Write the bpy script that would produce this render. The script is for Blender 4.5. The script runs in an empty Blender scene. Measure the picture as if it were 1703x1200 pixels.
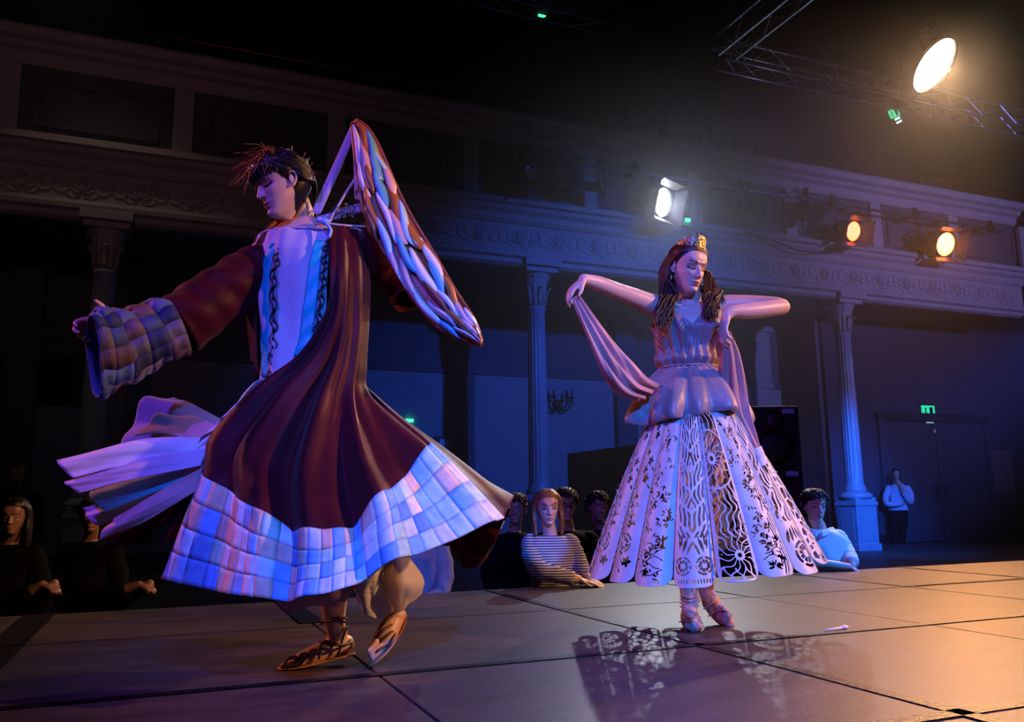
import bpy, bmesh, math, random
import numpy as np
from mathutils import Matrix, Vector

# ------------------------------------------------------------------ camera
W_, H_, F_ = 1703, 1200, 1386.84
CAM_H = 0.53
pitch, roll, az = .166466, -.01216, .394493
_cp, _sp = math.cos(pitch), math.sin(pitch)
_U = np.array([math.sin(roll)*_cp, math.cos(roll)*_cp, -_sp])
_fw = np.array([0, 0, -1.]); _Y = _fw-_U*_fw.dot(_U); _Y /= np.linalg.norm(_Y); _X = np.cross(_Y, _U)
_A = _X*math.cos(az)+_Y*math.sin(az); _B = -_X*math.sin(az)+_Y*math.cos(az)
ROT = np.stack([_A, _B, _U])                 # camera axes -> room axes (x along the catwalk, y across it, z up)
CAM = np.array([0, 0, CAM_H])
AWAY = ROT@_Y; AWAY[2] = 0; AWAY /= np.linalg.norm(AWAY)      # level direction the camera faces
SIDE = np.array([AWAY[1], -AWAY[0], 0])                       # level direction to the camera's right
UP = np.array([0, 0, 1.])
scene = bpy.context.scene
cam_d = bpy.data.cameras.new('camera'); cam = bpy.data.objects.new('camera', cam_d)
scene.collection.objects.link(cam)
cam_d.sensor_width = 36; cam_d.lens = F_/W_*36; cam_d.clip_end = 200
cam.matrix_world = Matrix.Translation(Vector(CAM)) @ Matrix(ROT.tolist()).to_4x4()
scene.camera = cam

# ------------------------------------------------------------------ world, exposure
wd = bpy.data.worlds.new('dark_hall'); scene.world = wd; wd.use_nodes = True
wd.node_tree.nodes['Background'].inputs[0].default_value = (.055, .065, .16, 1)
wd.node_tree.nodes['Background'].inputs[1].default_value = .10
scene.view_settings.view_transform = 'Standard'; scene.view_settings.look = 'None'
scene.view_settings.gamma = 1; scene.view_settings.use_curve_mapping = False
scene.view_settings.exposure = 0.0
scene.cycles.use_denoising = True
scene.cycles.max_bounces = 4; scene.cycles.diffuse_bounces = 2; scene.cycles.glossy_bounces = 2; scene.cycles.volume_bounces = 0
scene.cycles.caustics_reflective = False; scene.cycles.caustics_refractive = False
scene.cycles.volume_step_rate = 4

# ------------------------------------------------------------------ pixel <-> room
def ray(px, py): return ROT@np.array([px-W_/2, -(py-H_/2), -F_])
def P(px, py, D):                       # point on that sight line at level distance D from the camera
    d = ray(px, py); return CAM+d*(D/d.dot(AWAY))
def on_z(px, py, z=0.):
    d = ray(px, py); return CAM+d*((z-CAM[2])/d[2])
def on_y(px, py, y):
    d = ray(px, py); return CAM+d*(y/d[1])
def dist(p): return float((np.asarray(p)-CAM).dot(AWAY))

# ------------------------------------------------------------------ stage lamps outside the frame
def spot(name, loc, to, col, power, angle=40, blend=.4, size=.12, parent=None):
    l = bpy.data.lights.new(name, 'SPOT'); l.color = col; l.energy = power
    l.spot_size = math.radians(angle); l.spot_blend = blend; l.shadow_soft_size = size
    o = bpy.data.objects.new(name, l); scene.collection.objects.link(o)
    d = Vector(to)-Vector(loc)
    o.matrix_world = Matrix.Translation(Vector(loc)) @ d.to_track_quat('-Z', 'Y').to_matrix().to_4x4()
    if parent:
        o.parent = parent; o.matrix_parent_inverse = parent.matrix_basis.inverted()
    return o
spot('violet_front_wash', (-3.6, -1.6, 5.0), (1.2, 3.0, 1.25), (.22, .06, 1.), 1250, 34)
spot('blue_front_wash', (.3, -3.8, 4.4), (1.5, 3.1, .15), (.015, .17, 1.), 4200, 27, 1.)
spot('pink_rim_lamp', (-4.5, 6.8, 4.6), (1.0, 2.9, 1.2), (1., .22, .16), 900, 26)
spot('amber_side_lamp', (8.2, 2.4, 3.4), (2.0, 3.0, .8), (1., .42, .20), 900, 30)
spot('amber_front_lamp', (7.2, -1.4, 4.2), (1.8, 3.0, .7), (1., .46, .18), 2100, 28)
spot('violet_balcony_wash', (15.0, 1.0, 4.6), (15.2, 12.5, 5.2), (.26, .24, 1.), 2900, 56, 1.)
spot('rose_balcony_wash', (-3.0, 1.0, 5.0), (-1.5, 12.5, 6.6), (1., .42, .50), 130, 50, 1.)
spot('blue_wall_wash', (8.0, 4.0, 6.0), (7.2, 15.4, 1.0), (.02, .12, 1.), 2700, 60, 1.)
spot('blue_aisle_lamp', (9.8, 5.4, 3.0), (12.9, 13.0, .2), (.008, .13, 1.), 7500, 34, 1.)
spot('blue_crowd_lamp', (8.2, 1.5, 4.4), P(1374, 905, 6.5), (.01, .19, 1.), 3600, 9)
spot('blue_row_lamp', (-1.0, .5, 4.5), P(925, 910, 5.6), (.12, .16, 1.), 110, 12)
spot('gallery_lamp', on_y(60, -330, 10.5), on_y(140, 120, 11.2), (1., .8, .62), 90, 50, 1.)


# ------------------------------------------------------------------ materials
MATS = {}
def rgb(h):
    h = h.lstrip('#'); c = [int(h[i:i+2], 16)/255 for i in (0, 2, 4)]
    return tuple(x/12.92 if x <= .04045 else ((x+.055)/1.055)**2.4 for x in c)
def mat(name, col, rough=.6, metal=0., var=.12, scale=12., bump=0., bscale=40., spec=.5, sheen=0., coat=0.,
        emit=None, estr=0., trans=0., alpha=1., attr=None, stretch=(1, 1, 1), sub=0., col2=None):
    if name in MATS: return MATS[name]
    m = bpy.data.materials.new(name); m.use_nodes = True; nt = m.node_tree; N = nt.nodes; L = nt.links
    b = N['Principled BSDF']
    if isinstance(col, str): col = rgb(col)
    if isinstance(col2, str): col2 = rgb(col2)
    tc = N.new('ShaderNodeTexCoord'); mp = N.new('ShaderNodeMapping'); mp.inputs['Scale'].default_value = stretch
    L.new(tc.outputs['Object'], mp.inputs[0])
    nz = N.new('ShaderNodeTexNoise'); nz.inputs['Scale'].default_value = scale; nz.inputs['Detail'].default_value = 5
    L.new(mp.outputs[0], nz.inputs['Vector'])
    rp = N.new('ShaderNodeValToRGB'); rp.color_ramp.elements[0].position = .3; rp.color_ramp.elements[1].position = .7
    lo = [max(0, c*(1-var)) for c in col]; hi = [min(1, c*(1+var)) for c in (col2 or col)]
    rp.color_ramp.elements[0].color = (*lo, 1); rp.color_ramp.elements[1].color = (*hi, 1)
    L.new(nz.outputs['Fac'], rp.inputs[0]); out = rp.outputs[0]
    if attr:
        at = N.new('ShaderNodeAttribute'); at.attribute_name = attr
        mx = N.new('ShaderNodeMix'); mx.data_type = 'RGBA'; mx.blend_type = 'MULTIPLY'; mx.inputs[0].default_value = 1
        L.new(out, mx.inputs[6]); L.new(at.outputs['Color'], mx.inputs[7]); out = mx.outputs[2]
    L.new(out, b.inputs['Base Color'])
    b.inputs['Roughness'].default_value = rough; b.inputs['Metallic'].default_value = metal
    b.inputs['Specular IOR Level'].default_value = spec
    b.inputs['Sheen Weight'].default_value = sheen; b.inputs['Coat Weight'].default_value = coat
    b.inputs['Transmission Weight'].default_value = trans; b.inputs['Alpha'].default_value = alpha
    if sub: b.inputs['Subsurface Weight'].default_value = sub; b.inputs['Subsurface Radius'].default_value = (.01, .004, .002)
    if emit:
        b.inputs['Emission Color'].default_value = (*(rgb(emit) if isinstance(emit, str) else emit), 1)
        b.inputs['Emission Strength'].default_value = estr
    if bump:
        nb = N.new('ShaderNodeTexNoise'); nb.inputs['Scale'].default_value = bscale; nb.inputs['Detail'].default_value = 4
        L.new(mp.outputs[0], nb.inputs['Vector'])
        bp = N.new('ShaderNodeBump'); bp.inputs['Strength'].default_value = bump; bp.inputs['Distance'].default_value = .01
        L.new(nb.outputs['Fac'], bp.inputs['Height']); L.new(bp.outputs[0], b.inputs['Normal'])
    MATS[name] = m; return m

# ------------------------------------------------------------------ objects
def link(o): scene.collection.objects.link(o); return o
def setp(o, parent):
    if parent is not None:
        o.parent = parent; o.matrix_parent_inverse = parent.matrix_basis.inverted()
def tag(o, label=None, cat=None, group=None, kind=None):
    if label: o['label'] = label
    if cat: o['category'] = cat
    if group: o['group'] = group
    if kind: o['kind'] = kind
    return o
def mesh(name, vf, m, parent=None, smooth=False, attr=None):
    v, f = vf
    me = bpy.data.meshes.new(name)
    me.from_pydata([tuple(map(float, p)) for p in v], [], [tuple(int(i) for i in q) for q in f])
    if attr is not None:
        a = me.color_attributes.new('tint', 'FLOAT_COLOR', 'POINT')
        c = np.ones((len(v), 4), np.float32); c[:, :3] = attr; a.data.foreach_set('color', c.ravel())
    if smooth: me.polygons.foreach_set('use_smooth', [True]*len(me.polygons))
    me.update()
    o = link(bpy.data.objects.new(name, me))
    if m: me.materials.append(m)
    setp(o, parent); return o
def struct(name, vf, m, smooth=False): return tag(mesh(name, vf, m, None, smooth), kind='structure')
def empty(name, loc, label, cat, group=None):
    o = link(bpy.data.objects.new(name, None)); o.empty_display_size = .05
    o.location = [float(c) for c in loc]; o.matrix_basis = Matrix.Translation(Vector(o.location))
    return tag(o, label, cat, group)
def copy_tree(o, parent=None):
    c = link(o.copy()); c.parent = parent
    for ch in list(o.children): copy_tree(ch, c)
    return c
def move(o, loc, rz=0.):
    o.location = [float(c) for c in loc]; o.rotation_euler = (0, 0, rz)
def bevel(o, w=.01, s=2):
    b = o.modifiers.new('bevel', 'BEVEL'); b.width = w; b.segments = s; b.limit_method = 'ANGLE'; return o
def join(*parts):
    V, Fc, n = [], [], 0
    for v, f in parts:
        V.extend([tuple(p) for p in v]); Fc.extend([tuple(i+n for i in q) for q in f]); n += len(v)
    return V, Fc
def box(x0, x1, y0, y1, z0, z1):
    v = [(x, y, z) for z in (z0, z1) for y in (y0, y1) for x in (x0, x1)]
    return v, [(0, 2, 3, 1), (4, 5, 7, 6), (0, 1, 5, 4), (2, 6, 7, 3), (0, 4, 6, 2), (1, 3, 7, 5)]
def prism(prof, x0, x1):                # closed profile of (y, z), counter-clockwise, extruded along x
    n = len(prof); v = [(x0, y, z) for y, z in prof]+[(x1, y, z) for y, z in prof]
    return v, [tuple(range(n))[::-1], tuple(range(n, 2*n))]+[(i, (i+1) % n, n+(i+1) % n, n+i) for i in range(n)]
def basis(t, hint=UP):
    t = t/np.linalg.norm(t); s = np.cross(t, hint)
    if np.linalg.norm(s) < 1e-4: s = np.cross(t, (1, 0, 0))
    s /= np.linalg.norm(s); return t, s, np.cross(s, t)
def tube(pts, rad, sides=8, flat=1., caps=True):
    pts = np.asarray(pts, float); n = len(pts)
    rad = np.broadcast_to(np.asarray(rad, float), (n,)) if np.ndim(rad) < 2 else rad
    tan = np.gradient(pts, axis=0); v = []; up = None
    for i in range(n):
        t = tan[i]/(np.linalg.norm(tan[i])+1e-12)
        if up is None: _, s, up = basis(t)
        else:
            s = np.cross(t, up); s /= np.linalg.norm(s)+1e-12; up = np.cross(s, t)
        for k in range(sides):
            a = 2*math.pi*k/sides; v.append(pts[i]+(s*math.cos(a)+up*math.sin(a)*flat)*rad[i])
    f = [(i*sides+k, i*sides+(k+1) % sides, (i+1)*sides+(k+1) % sides, (i+1)*sides+k) for i in range(n-1) for k in range(sides)]
    if caps: f += [tuple(range(sides))[::-1], tuple(range((n-1)*sides, n*sides))]
    return v, f
def bar(a, b, r, sides=8): return tube([a, b], r, sides)
def lathe(prof, sides=24, c=(0, 0, 0), flutes=0, depth=0., fl=None):  # profile of (radius, z)
    v = []
    for i, (r, z) in enumerate(prof):
        for k in range(sides):
            a = 2*math.pi*k/sides
            rr = r*(1-depth*(.5+.5*math.cos(a*flutes))) if flutes and (fl is None or fl[i]) else r
            v.append((c[0]+rr*math.cos(a), c[1]+rr*math.sin(a), c[2]+z))
    n = len(prof)
    f = [(i*sides+k, i*sides+(k+1) % sides, (i+1)*sides+(k+1) % sides, (i+1)*sides+k) for i in range(n-1) for k in range(sides)]
    return v, f+[tuple(range(sides))[::-1], tuple(range((n-1)*sides, n*sides))]
def ball(c, r, nu=10, nv=7, R=None):
    r = np.broadcast_to(np.asarray(r, float), (3,)); v = [(0, 0, -1)]
    for j in range(1, nv):
        p = math.pi*j/nv-math.pi/2
        v += [(math.cos(p)*math.cos(2*math.pi*i/nu), math.cos(p)*math.sin(2*math.pi*i/nu), math.sin(p)) for i in range(nu)]
    v.append((0, 0, 1)); v = np.array(v)*r
    if R is not None: v = v@np.asarray(R).T
    v = v+np.asarray(c)
    f = [(0, 1+(i+1) % nu, 1+i) for i in range(nu)]
    for j in range(nv-2):
        f += [(1+j*nu+i, 1+j*nu+(i+1) % nu, 1+(j+1)*nu+(i+1) % nu, 1+(j+1)*nu+i) for i in range(nu)]
    k = len(v)-1; b = 1+(nv-2)*nu
    return v.tolist(), f+[(b+i, b+(i+1) % nu, k) for i in range(nu)]
def tr(vf, M=None, t=(0, 0, 0)):
    v = np.asarray(vf[0], float)
    if M is not None: v = v@np.asarray(M).T
    return (v+np.asarray(t)).tolist(), vf[1]
def crom(p, n):                          # Catmull-Rom through control points along axis 0
    p = np.asarray(p, float); k = len(p); t = np.linspace(0, k-1, n); i = np.minimum(t.astype(int), k-2); u = (t-i)
    u = u.reshape((-1,)+(1,)*(p.ndim-1)); g = lambda j: p[np.clip(j, 0, k-1)]
    p0 = np.where((i == 0).reshape(u.shape), 2*p[0]-p[1], g(i-1)); p3 = np.where((i+2 > k-1).reshape(u.shape), 2*p[-1]-p[-2], g(i+2))
    p1, p2 = g(i), g(i+1)
    return .5*((2*p1)+(-p0+p2)*u+(2*p0-5*p1+4*p2-p3)*u*u+(-p0+3*p1-3*p2+p3)*u**3)
def gridfaces(nu, nv, wrap=False):
    f = []
    for j in range(nv-1):
        for i in range(nu-(0 if wrap else 1)):
            a = j*nu+i; b = j*nu+(i+1) % nu; f.append((a, b, b+nu, a+nu))
    return f
def solid(o, t, off=0.):
    s = o.modifiers.new('thickness', 'SOLIDIFY'); s.thickness = t; s.offset = off; return o
# ================================================================== the hall
FLOOR = -.5
M_stage = mat('stage_ply', '#463c3b', .40, var=.25, scale=3.2, bump=.12, bscale=60, spec=.45, stretch=(1, 3, 1))
M_tape = mat('gaffer_tape', '#141218', .35, var=.3, scale=30, bump=.25, bscale=90)
M_black = mat('black_paint', '#0b0b0d', .6, var=.2)
M_floor = mat('hall_floor', '#3a3432', .5, var=.2, scale=2)
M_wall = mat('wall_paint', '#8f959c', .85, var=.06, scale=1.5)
M_wallhi = mat('wall_dark_grey', '#545a66', .85, var=.06, scale=1.5)  # darker grey of the upper wall, also on ceiling and pilasters
M_plaster = mat('cream_plaster', '#a39a94', .7, var=.07, scale=2.5, bump=.05)
M_panel = mat('panel_paint', '#4a4a52', .7, var=.08, scale=2.5)
M_iron = mat('painted_iron', '#8f96a3', .38, var=.08, scale=5)
M_dark = mat('dark_wood', '#17151a', .6, var=.2)
M_drape = mat('black_drape', '#030303', .95, var=.2)
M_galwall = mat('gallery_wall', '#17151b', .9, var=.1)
M_brass = mat('brass', '#7a4a24', .35, 1., var=.15)
M_chrome = mat('steel_tube', '#7f8798', .3, .9, var=.1)
M_lampblack = mat('lamp_black', '#101012', .5, var=.2)
M_door = mat('door_paint', '#3c3f4a', .6, var=.1)

struct('floor', box(-14, 26, -3, 18, FLOOR-.1, FLOOR), M_floor)
# --- stage of square decks with taped seams
XS = [-6.42, -5.24, -4.06, -2.88, -1.70, -.52, .655, 1.855, 2.995, 4.135, 5.22, 6.38, 7.55, 8.72]
YS = [-.60, .47, 1.59, 2.69, 3.845, 4.90]
stage = struct('stage', box(XS[0]+.02, XS[-1]-.02, YS[0]+.02, YS[-1]-.02, FLOOR, -.04), M_black)
rnd = random.Random(4)
for i in range(len(XS)-1):
    for j in range(len(YS)-1):
        dz = rnd.uniform(-.0015, 0)
        d = mesh('deck_panel', box(XS[i]+.003, XS[i+1]-.003, YS[j]+.003, YS[j+1]-.003, -.05, dz), M_stage, stage); bevel(d, .003, 1)
def tape(x0, x1, y0, y1):
    n = 14; v = []; r = random.Random(int((x0+y0*3)*100))
    for k in range(n):
        t = k/(n-1); e = [r.uniform(-.003, .003) for _ in range(2)]
        if x1-x0 > y1-y0: v += [(x0+(x1-x0)*t, y0+e[0], .0035), (x0+(x1-x0)*t, y1+e[1], .0035)]
        else: v += [(x1+e[1], y0+(y1-y0)*t, .0035), (x0+e[0], y0+(y1-y0)*t, .0035)]
    return mesh('seam_tape', (v, [(2*k, 2*k+2, 2*k+3, 2*k+1) for k in range(n-1)]), M_tape, stage)
for y, w in ((1.59, .05), (2.69, .042)): tape(XS[0], XS[-1], y-w/2, y+w/2)
tape(XS[0], XS[-1], 3.838, 3.852)
tape(4.14, XS[-1], 3.82, 3.87)
tape(-.60, -.46, .5, 4.9); tape(.60, .71, 3.95, 4.9); tape(1.83, 1.875, .5, 4.9)
tape(2.985, 3.02, 3.85, 4.9); tape(4.12, 4.145, 3.0, 4.9); tape(5.19, 5.24, 3.85, 4.9)
# a shred of white tape left on the floor
p = on_z(1405, 1046); a = on_z(1372, 1049)
tag(mesh('tape_scrap', join(tube([a+UP*.004, (a*.5+p*.5)+UP*.006, p+UP*.008], [.004, .006, .010], 6, .5), ball(p+UP*.009, (.018, .013, .008))),
         mat('white_tape', '#f2ece6', .4), None, True), 'crumpled scrap of white tape lying on a dark floor seam', 'tape')

# --- balcony
Yb = 12.5; X0b, X1b = -9.5, 17.7
bal = struct('balcony', box(X0b, X1b, Yb+.10, 15.4, 4.62, 6.95), M_plaster)
def moulding(name, prof, m=M_plaster): return mesh(name, prism(prof, X0b, X1b), m, bal)
y = Yb
moulding('top_cornice', [(y+.2, 6.60), (y+.2, 7.05), (y-.30, 7.05), (y-.33, 6.99), (y-.30, 6.90), (y-.20, 6.86), (y-.17, 6.80), (y-.08, 6.76), (y-.06, 6.66), (y-.02, 6.60)][::-1])
moulding('panel_board', [(y+.06, 5.55), (y+.12, 5.55), (y+.12, 6.62), (y+.06, 6.62)], M_panel)
moulding('middle_cornice', [(y+.2, 5.16), (y+.2, 5.62), (y-.06, 5.62), (y-.12, 5.56), (y-.26, 5.52), (y-.27, 5.44), (y-.20, 5.42), (y-.18, 5.36), (y-.10, 5.30), (y-.08, 5.22), (y-.03, 5.16)][::-1])
moulding('frieze_board', [(y+.0, 4.70), (y+.15, 4.70), (y+.15, 5.18), (y+.0, 5.18)])
moulding('bottom_moulding', [(y+.25, 4.46), (y+.25, 4.72), (y-.03, 4.72), (y-.06, 4.66), (y-.05, 4.60), (y+.02, 4.57), (y+.03, 4.50), (y+.10, 4.46)][::-1])
for k in range(13):                      # pilaster strips and framed panels of the balcony front
    xc = -9.0+k*2.25
    o = mesh('front_pilaster', box(xc-.14, xc+.14, y, y+.1, 5.6, 6.62), M_plaster, bal); bevel(o, .012)
    if k < 12:
        a, b = xc+.32, xc+1.93
        fr = join(box(a, b, y+.02, y+.07, 6.38, 6.46), box(a, b, y+.02, y+.07, 5.74, 5.82), box(a, a+.07, y+.02, y+.07, 5.82, 6.38), box(b-.07, b, y+.02, y+.07, 5.82, 6.38))
        mesh('panel_frame', fr, M_panel, bal)
# palmette and scroll relief along the frieze
def palmette():
    parts = []
    for a in (-62, -38, -17, 0, 17, 38, 62):
        t = math.radians(a); L = .21 if abs(a) < 50 else .15
        pts = [(math.sin(t)*L*s*(1+.3*s*abs(math.sin(t))), -.012*math.sin(math.pi*min(1, s+.15)), -.15+math.cos(t)*L*s*1.35) for s in np.linspace(.15, 1, 6)]
        parts.append(tube(pts, [.008, .016, .021, .023, .018, .008], 6, .7))
    for sgn in (-1, 1):
        pts = [(sgn*(.28+.10*math.cos(q)*(1-q/9)), -.006, .02+.12*math.sin(q)*(1-q/9)) for q in np.linspace(-2.6, 4.2, 18)]
        parts.append(tube(pts, np.linspace(.014, .008, 18), 5, .7))
        parts.append(tube([(sgn*.02, -.005, -.16), (sgn*.12, -.008, -.19), (sgn*.22, -.006, -.12), (sgn*.20, -.006, -.02)], [.01, .014, .012, .008], 5, .7))
    return join(*parts)
orn = None
for k in range(36):
    x = -8.6+k*.735
    if orn is None: orn = mesh('frieze_ornament', palmette(), M_plaster, bal, True)
    else:
        c = link(orn.copy()); c.parent = bal
        orn_c = c; orn_c.location = (0, 0, 0)
        c.matrix_parent_inverse = bal.matrix_basis.inverted()
    (orn if k == 0 else c).location = (x, Yb-.002, 4.94)
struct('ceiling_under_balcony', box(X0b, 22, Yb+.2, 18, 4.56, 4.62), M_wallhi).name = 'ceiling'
# gallery hand rail
rail = empty('gallery_rail', (4, Yb+.1, 7.05), 'thin brass hand rail on posts along the top of the balcony', 'rail')
mesh('rail_tube', bar((X0b, Yb+.1, 7.46), (X1b, Yb+.1, 7.46), .025), M_brass, rail, True)
mesh('lower_rail', bar((X0b, Yb+.1, 7.16), (X1b, Yb+.1, 7.16), .012), M_brass, rail, True)
for k in range(13):
    x = -9.2+k*2.2
    mesh('rail_post', lathe([(.05, 0), (.05, .03), (.022, .05), (.02, .38), (.032, .41)], 10, (x, Yb+.1, 7.05)), M_brass, rail, True)
# --- cast iron columns
def column_parts(root):
    pr = [(.2, 1.12), (.215, 1.15), (.215, 1.2), (.19, 1.24), (.172, 1.30), (.172, 1.6), (.168, 2.2), (.163, 2.9), (.156, 3.6), (.15, 4.25), (.17, 4.27), (.17, 4.30), (.15, 4.32)]
    mesh('shaft', lathe(pr, 96, flutes=16, depth=.07, fl=[i > 4 and i < 10 for i in range(len(pr))]), M_iron, root, True)
    cap = mesh('capital', lathe([(.15, 4.3), (.16, 4.4), (.165, 4.5), (.18, 4.62), (.21, 4.75), (.26, 4.86), (.27, 4.88)], 32), M_plaster, root, True)
    leaf = None
    for k in range(12):
        a = 2*math.pi*k/12; rr = .17 if k % 2 else .163; h = .30 if k % 2 else .5
        pts = [(rr, 0, 4.34), (rr+.012, 0, 4.34+h*.5), (rr+.04, 0, 4.34+h*.85), (rr+.095, 0, 4.34+h), (rr+.10, 0, 4.31+h)]
        v, f = tube(crom(pts, 9), [.03, .036, .04, .04, .038, .034, .028, .02, .008], 6, .4)
        c, s = math.cos(a), math.sin(a)
        mesh('acanthus_leaf', ([(x*c-y_*s, x*s+y_*c, z) for x, y_, z in v], f), M_plaster, cap, True)
    bevel(mesh('abacus', box(-.30, .30, -.30, .30, 4.88, 4.99), M_plaster, root), .015)
    b = mesh('pedestal', join(box(-.26, .26, -.26, .26, 0, 1.02), box(-.29, .29, -.29, .29, 0, .14), box(-.285, .285, -.285, .285, .86, .93)), M_iron, root); bevel(b, .012)
    mesh('pedestal_cap', lathe([(.30, 1.0), (.315, 1.03), (.315, 1.07), (.27, 1.11), (.21, 1.14)], 32), M_iron, root, True)
    for s in (-1, 1): bevel(mesh('pedestal_panel', box(-.18, .18, s*.262-.006, s*.262+.006, .2, .8), M_iron, root), .004)
    for s in (-1, 1): bevel(mesh('pedestal_panel', box(s*.262-.006, s*.262+.006, -.18, .18, .2, .8), M_iron, root), .004)
col0 = empty('iron_column', (0, 0, 0), '', 'column', 'iron columns carrying the balcony')
column_parts(col0)
for k, (x, lab) in enumerate(((12.63, 'iron column lit bright blue, on a tall pedestal beside the standing woman'), (5.79, 'fluted iron column rising between the two dancers'), (-.92, 'dim iron column at far left behind the outstretched patchwork sleeve'))):
    c = col0 if k == 0 else copy_tree(col0)
    c['label'] = lab; move(c, (x, 12.8, FLOOR))
# brackets over the columns
for x in (12.63, 5.79, -.92):
    bevel(mesh('soffit_block', box(x-.34, x+.34, Yb-.08, Yb+.6, 4.47, 4.60), M_plaster, bal), .012)
# --- back wall under the balcony
YW = 15.4
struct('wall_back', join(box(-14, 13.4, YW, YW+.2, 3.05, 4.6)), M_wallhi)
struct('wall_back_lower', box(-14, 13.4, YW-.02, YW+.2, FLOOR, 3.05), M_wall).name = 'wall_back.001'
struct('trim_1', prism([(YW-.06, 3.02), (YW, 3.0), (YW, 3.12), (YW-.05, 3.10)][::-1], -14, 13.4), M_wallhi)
struct('baseboard_back', box(-14, 13.4, YW-.05, YW, FLOOR, FLOOR+.25), M_dark)
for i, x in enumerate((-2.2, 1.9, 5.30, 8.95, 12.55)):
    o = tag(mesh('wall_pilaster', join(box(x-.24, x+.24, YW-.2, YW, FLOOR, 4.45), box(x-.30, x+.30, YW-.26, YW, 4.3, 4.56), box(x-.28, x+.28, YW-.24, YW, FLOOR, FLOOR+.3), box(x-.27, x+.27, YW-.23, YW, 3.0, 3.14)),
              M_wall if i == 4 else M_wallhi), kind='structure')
    bevel(o, .012)
# arched recess on the left of the back wall
def arch(xc, z0, zs, r, y0, y1, m, name, rin):
    n = 18; out = [(xc-r, z0)]+[(xc-r*math.cos(math.pi*k/n), zs+r*math.sin(math.pi*k/n)) for k in range(n+1)]+[(xc+r, z0)]
    inn = [(xc-rin, z0)]+[(xc-rin*math.cos(math.pi*k/n), zs+rin*math.sin(math.pi*k/n)) for k in range(n+1)]+[(xc+rin, z0)]
    k = len(out); v = [(a, y0, b) for a, b in out]+[(a, y0, b) for a, b in inn]+[(a, y1, b) for a, b in out]+[(a, y1, b) for a, b in inn]
    f = []
    for i in range(k-1): f += [(i, i+1, k+i+1, k+i), (2*k+i, 3*k+i, 3*k+i+1, 2*k+i+1), (i, 2*k+i, 2*k+i+1, i+1), (k+i, k+i+1, 3*k+i+1, 3*k+i)]
    f += [(0, k, 3*k, 2*k), (k-1, 3*k-1, 4*k-1, 2*k-1)]
    return mesh(name, (v, f), m)
q = on_y(72, 640, YW)
ar = tag(arch(q[0], 2.15, 2.75, .78, YW-.12, YW, M_dark, 'window_1', .5), kind='structure')
mesh('window_pane', box(q[0]-.5, q[0]+.5, YW-.03, YW-.02, 2.15, 3.0), mat('night_glass', '#0a090c', .7, spec=.1), ar)
# --- lobby wall with double door on the right
YL = 14.3
struct('wall_lobby', box(13.4, 26, YL, YL+.2, FLOOR, 4.6), mat('lobby_paint', '#3b3e4a', .85, var=.07, scale=1.5))
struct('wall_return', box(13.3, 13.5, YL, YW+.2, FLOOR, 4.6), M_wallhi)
dl, dr_ = on_y(1478, 860, YL)[0], on_y(1648, 860, YL)[0]
dw = dr_-dl; door = struct('door_1', box(dl, dr_, YL-.03, YL, FLOOR, 2.25), M_dark)
for (a, b) in ((dl-.14, dl), (dr_, dr_+.14)): bevel(mesh('door_jamb', box(a, b, YL-.09, YL, FLOOR, 2.28), M_door, door), .01)
bevel(mesh('door_head', box(dl-.18, dr_+.18, YL-.11, YL, 2.26, 2.44), M_dark, door), .01)
for k in range(2):
    a = dl+k*dw/2+.02; b = a+dw/2-.04
    lf = bevel(mesh('door_leaf', box(a, b, YL-.06, YL-.03, FLOOR+.02, 2.22), M_door, door), .006)
    for (u0, u1) in ((.10, .46), (.54, .90)):
        for (z0, z1) in ((.0, .85), (1.05, 2.05)):
            x0, x1 = a+(b-a)*u0, a+(b-a)*u1
            bevel(mesh('door_panel', box(x0, x1, YL-.075, YL-.058, FLOOR+.2+z0, FLOOR+.2+z1), M_door, lf), .008)
    hx = b-.1 if k == 0 else a+.1
    mesh('push_plate', box(hx-.05, hx+.05, YL-.07, YL-.058, .42, .78), M_dark, lf)
q = on_y(1665, 783, YL)
tag(bevel(mesh('notice', box(q[0]-.38, q[0]+.38, YL-.03, YL-.004, q[2]-.5, q[2]+.5), mat('notice_paper', '#6d5b60', .8)), .006), 'plain pinkish notice board on the dark wall right of the double door', 'notice board')
bevel(struct('baseboard_lobby', box(13.5, 26, YL-.03, YL, FLOOR, FLOOR+.2), M_dark), .008)
# threshold strip in front of the doors
p0, p1 = on_z(1478, 908, FLOOR), on_z(1585, 903.5, FLOOR)
struct('trim_2', box(p0[0], p1[0], p0[1]-.05, p0[1]+.05, FLOOR, FLOOR+.02), M_chrome)
# small door on the back wall
q0, q1 = on_y(722, 760, YW)[0], on_y(764, 760, YW)[0]
d2 = struct('door_2', box(q0, q1, YW-.08, YW-.02, FLOOR, 1.78), M_door); bevel(d2, .01)
mesh('door_window', box(q0+.08, q0+.42, YW-.09, YW-.075, 1.25, 1.72), mat('door_glass', '#c9d4e6', .3), d2)
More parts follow.
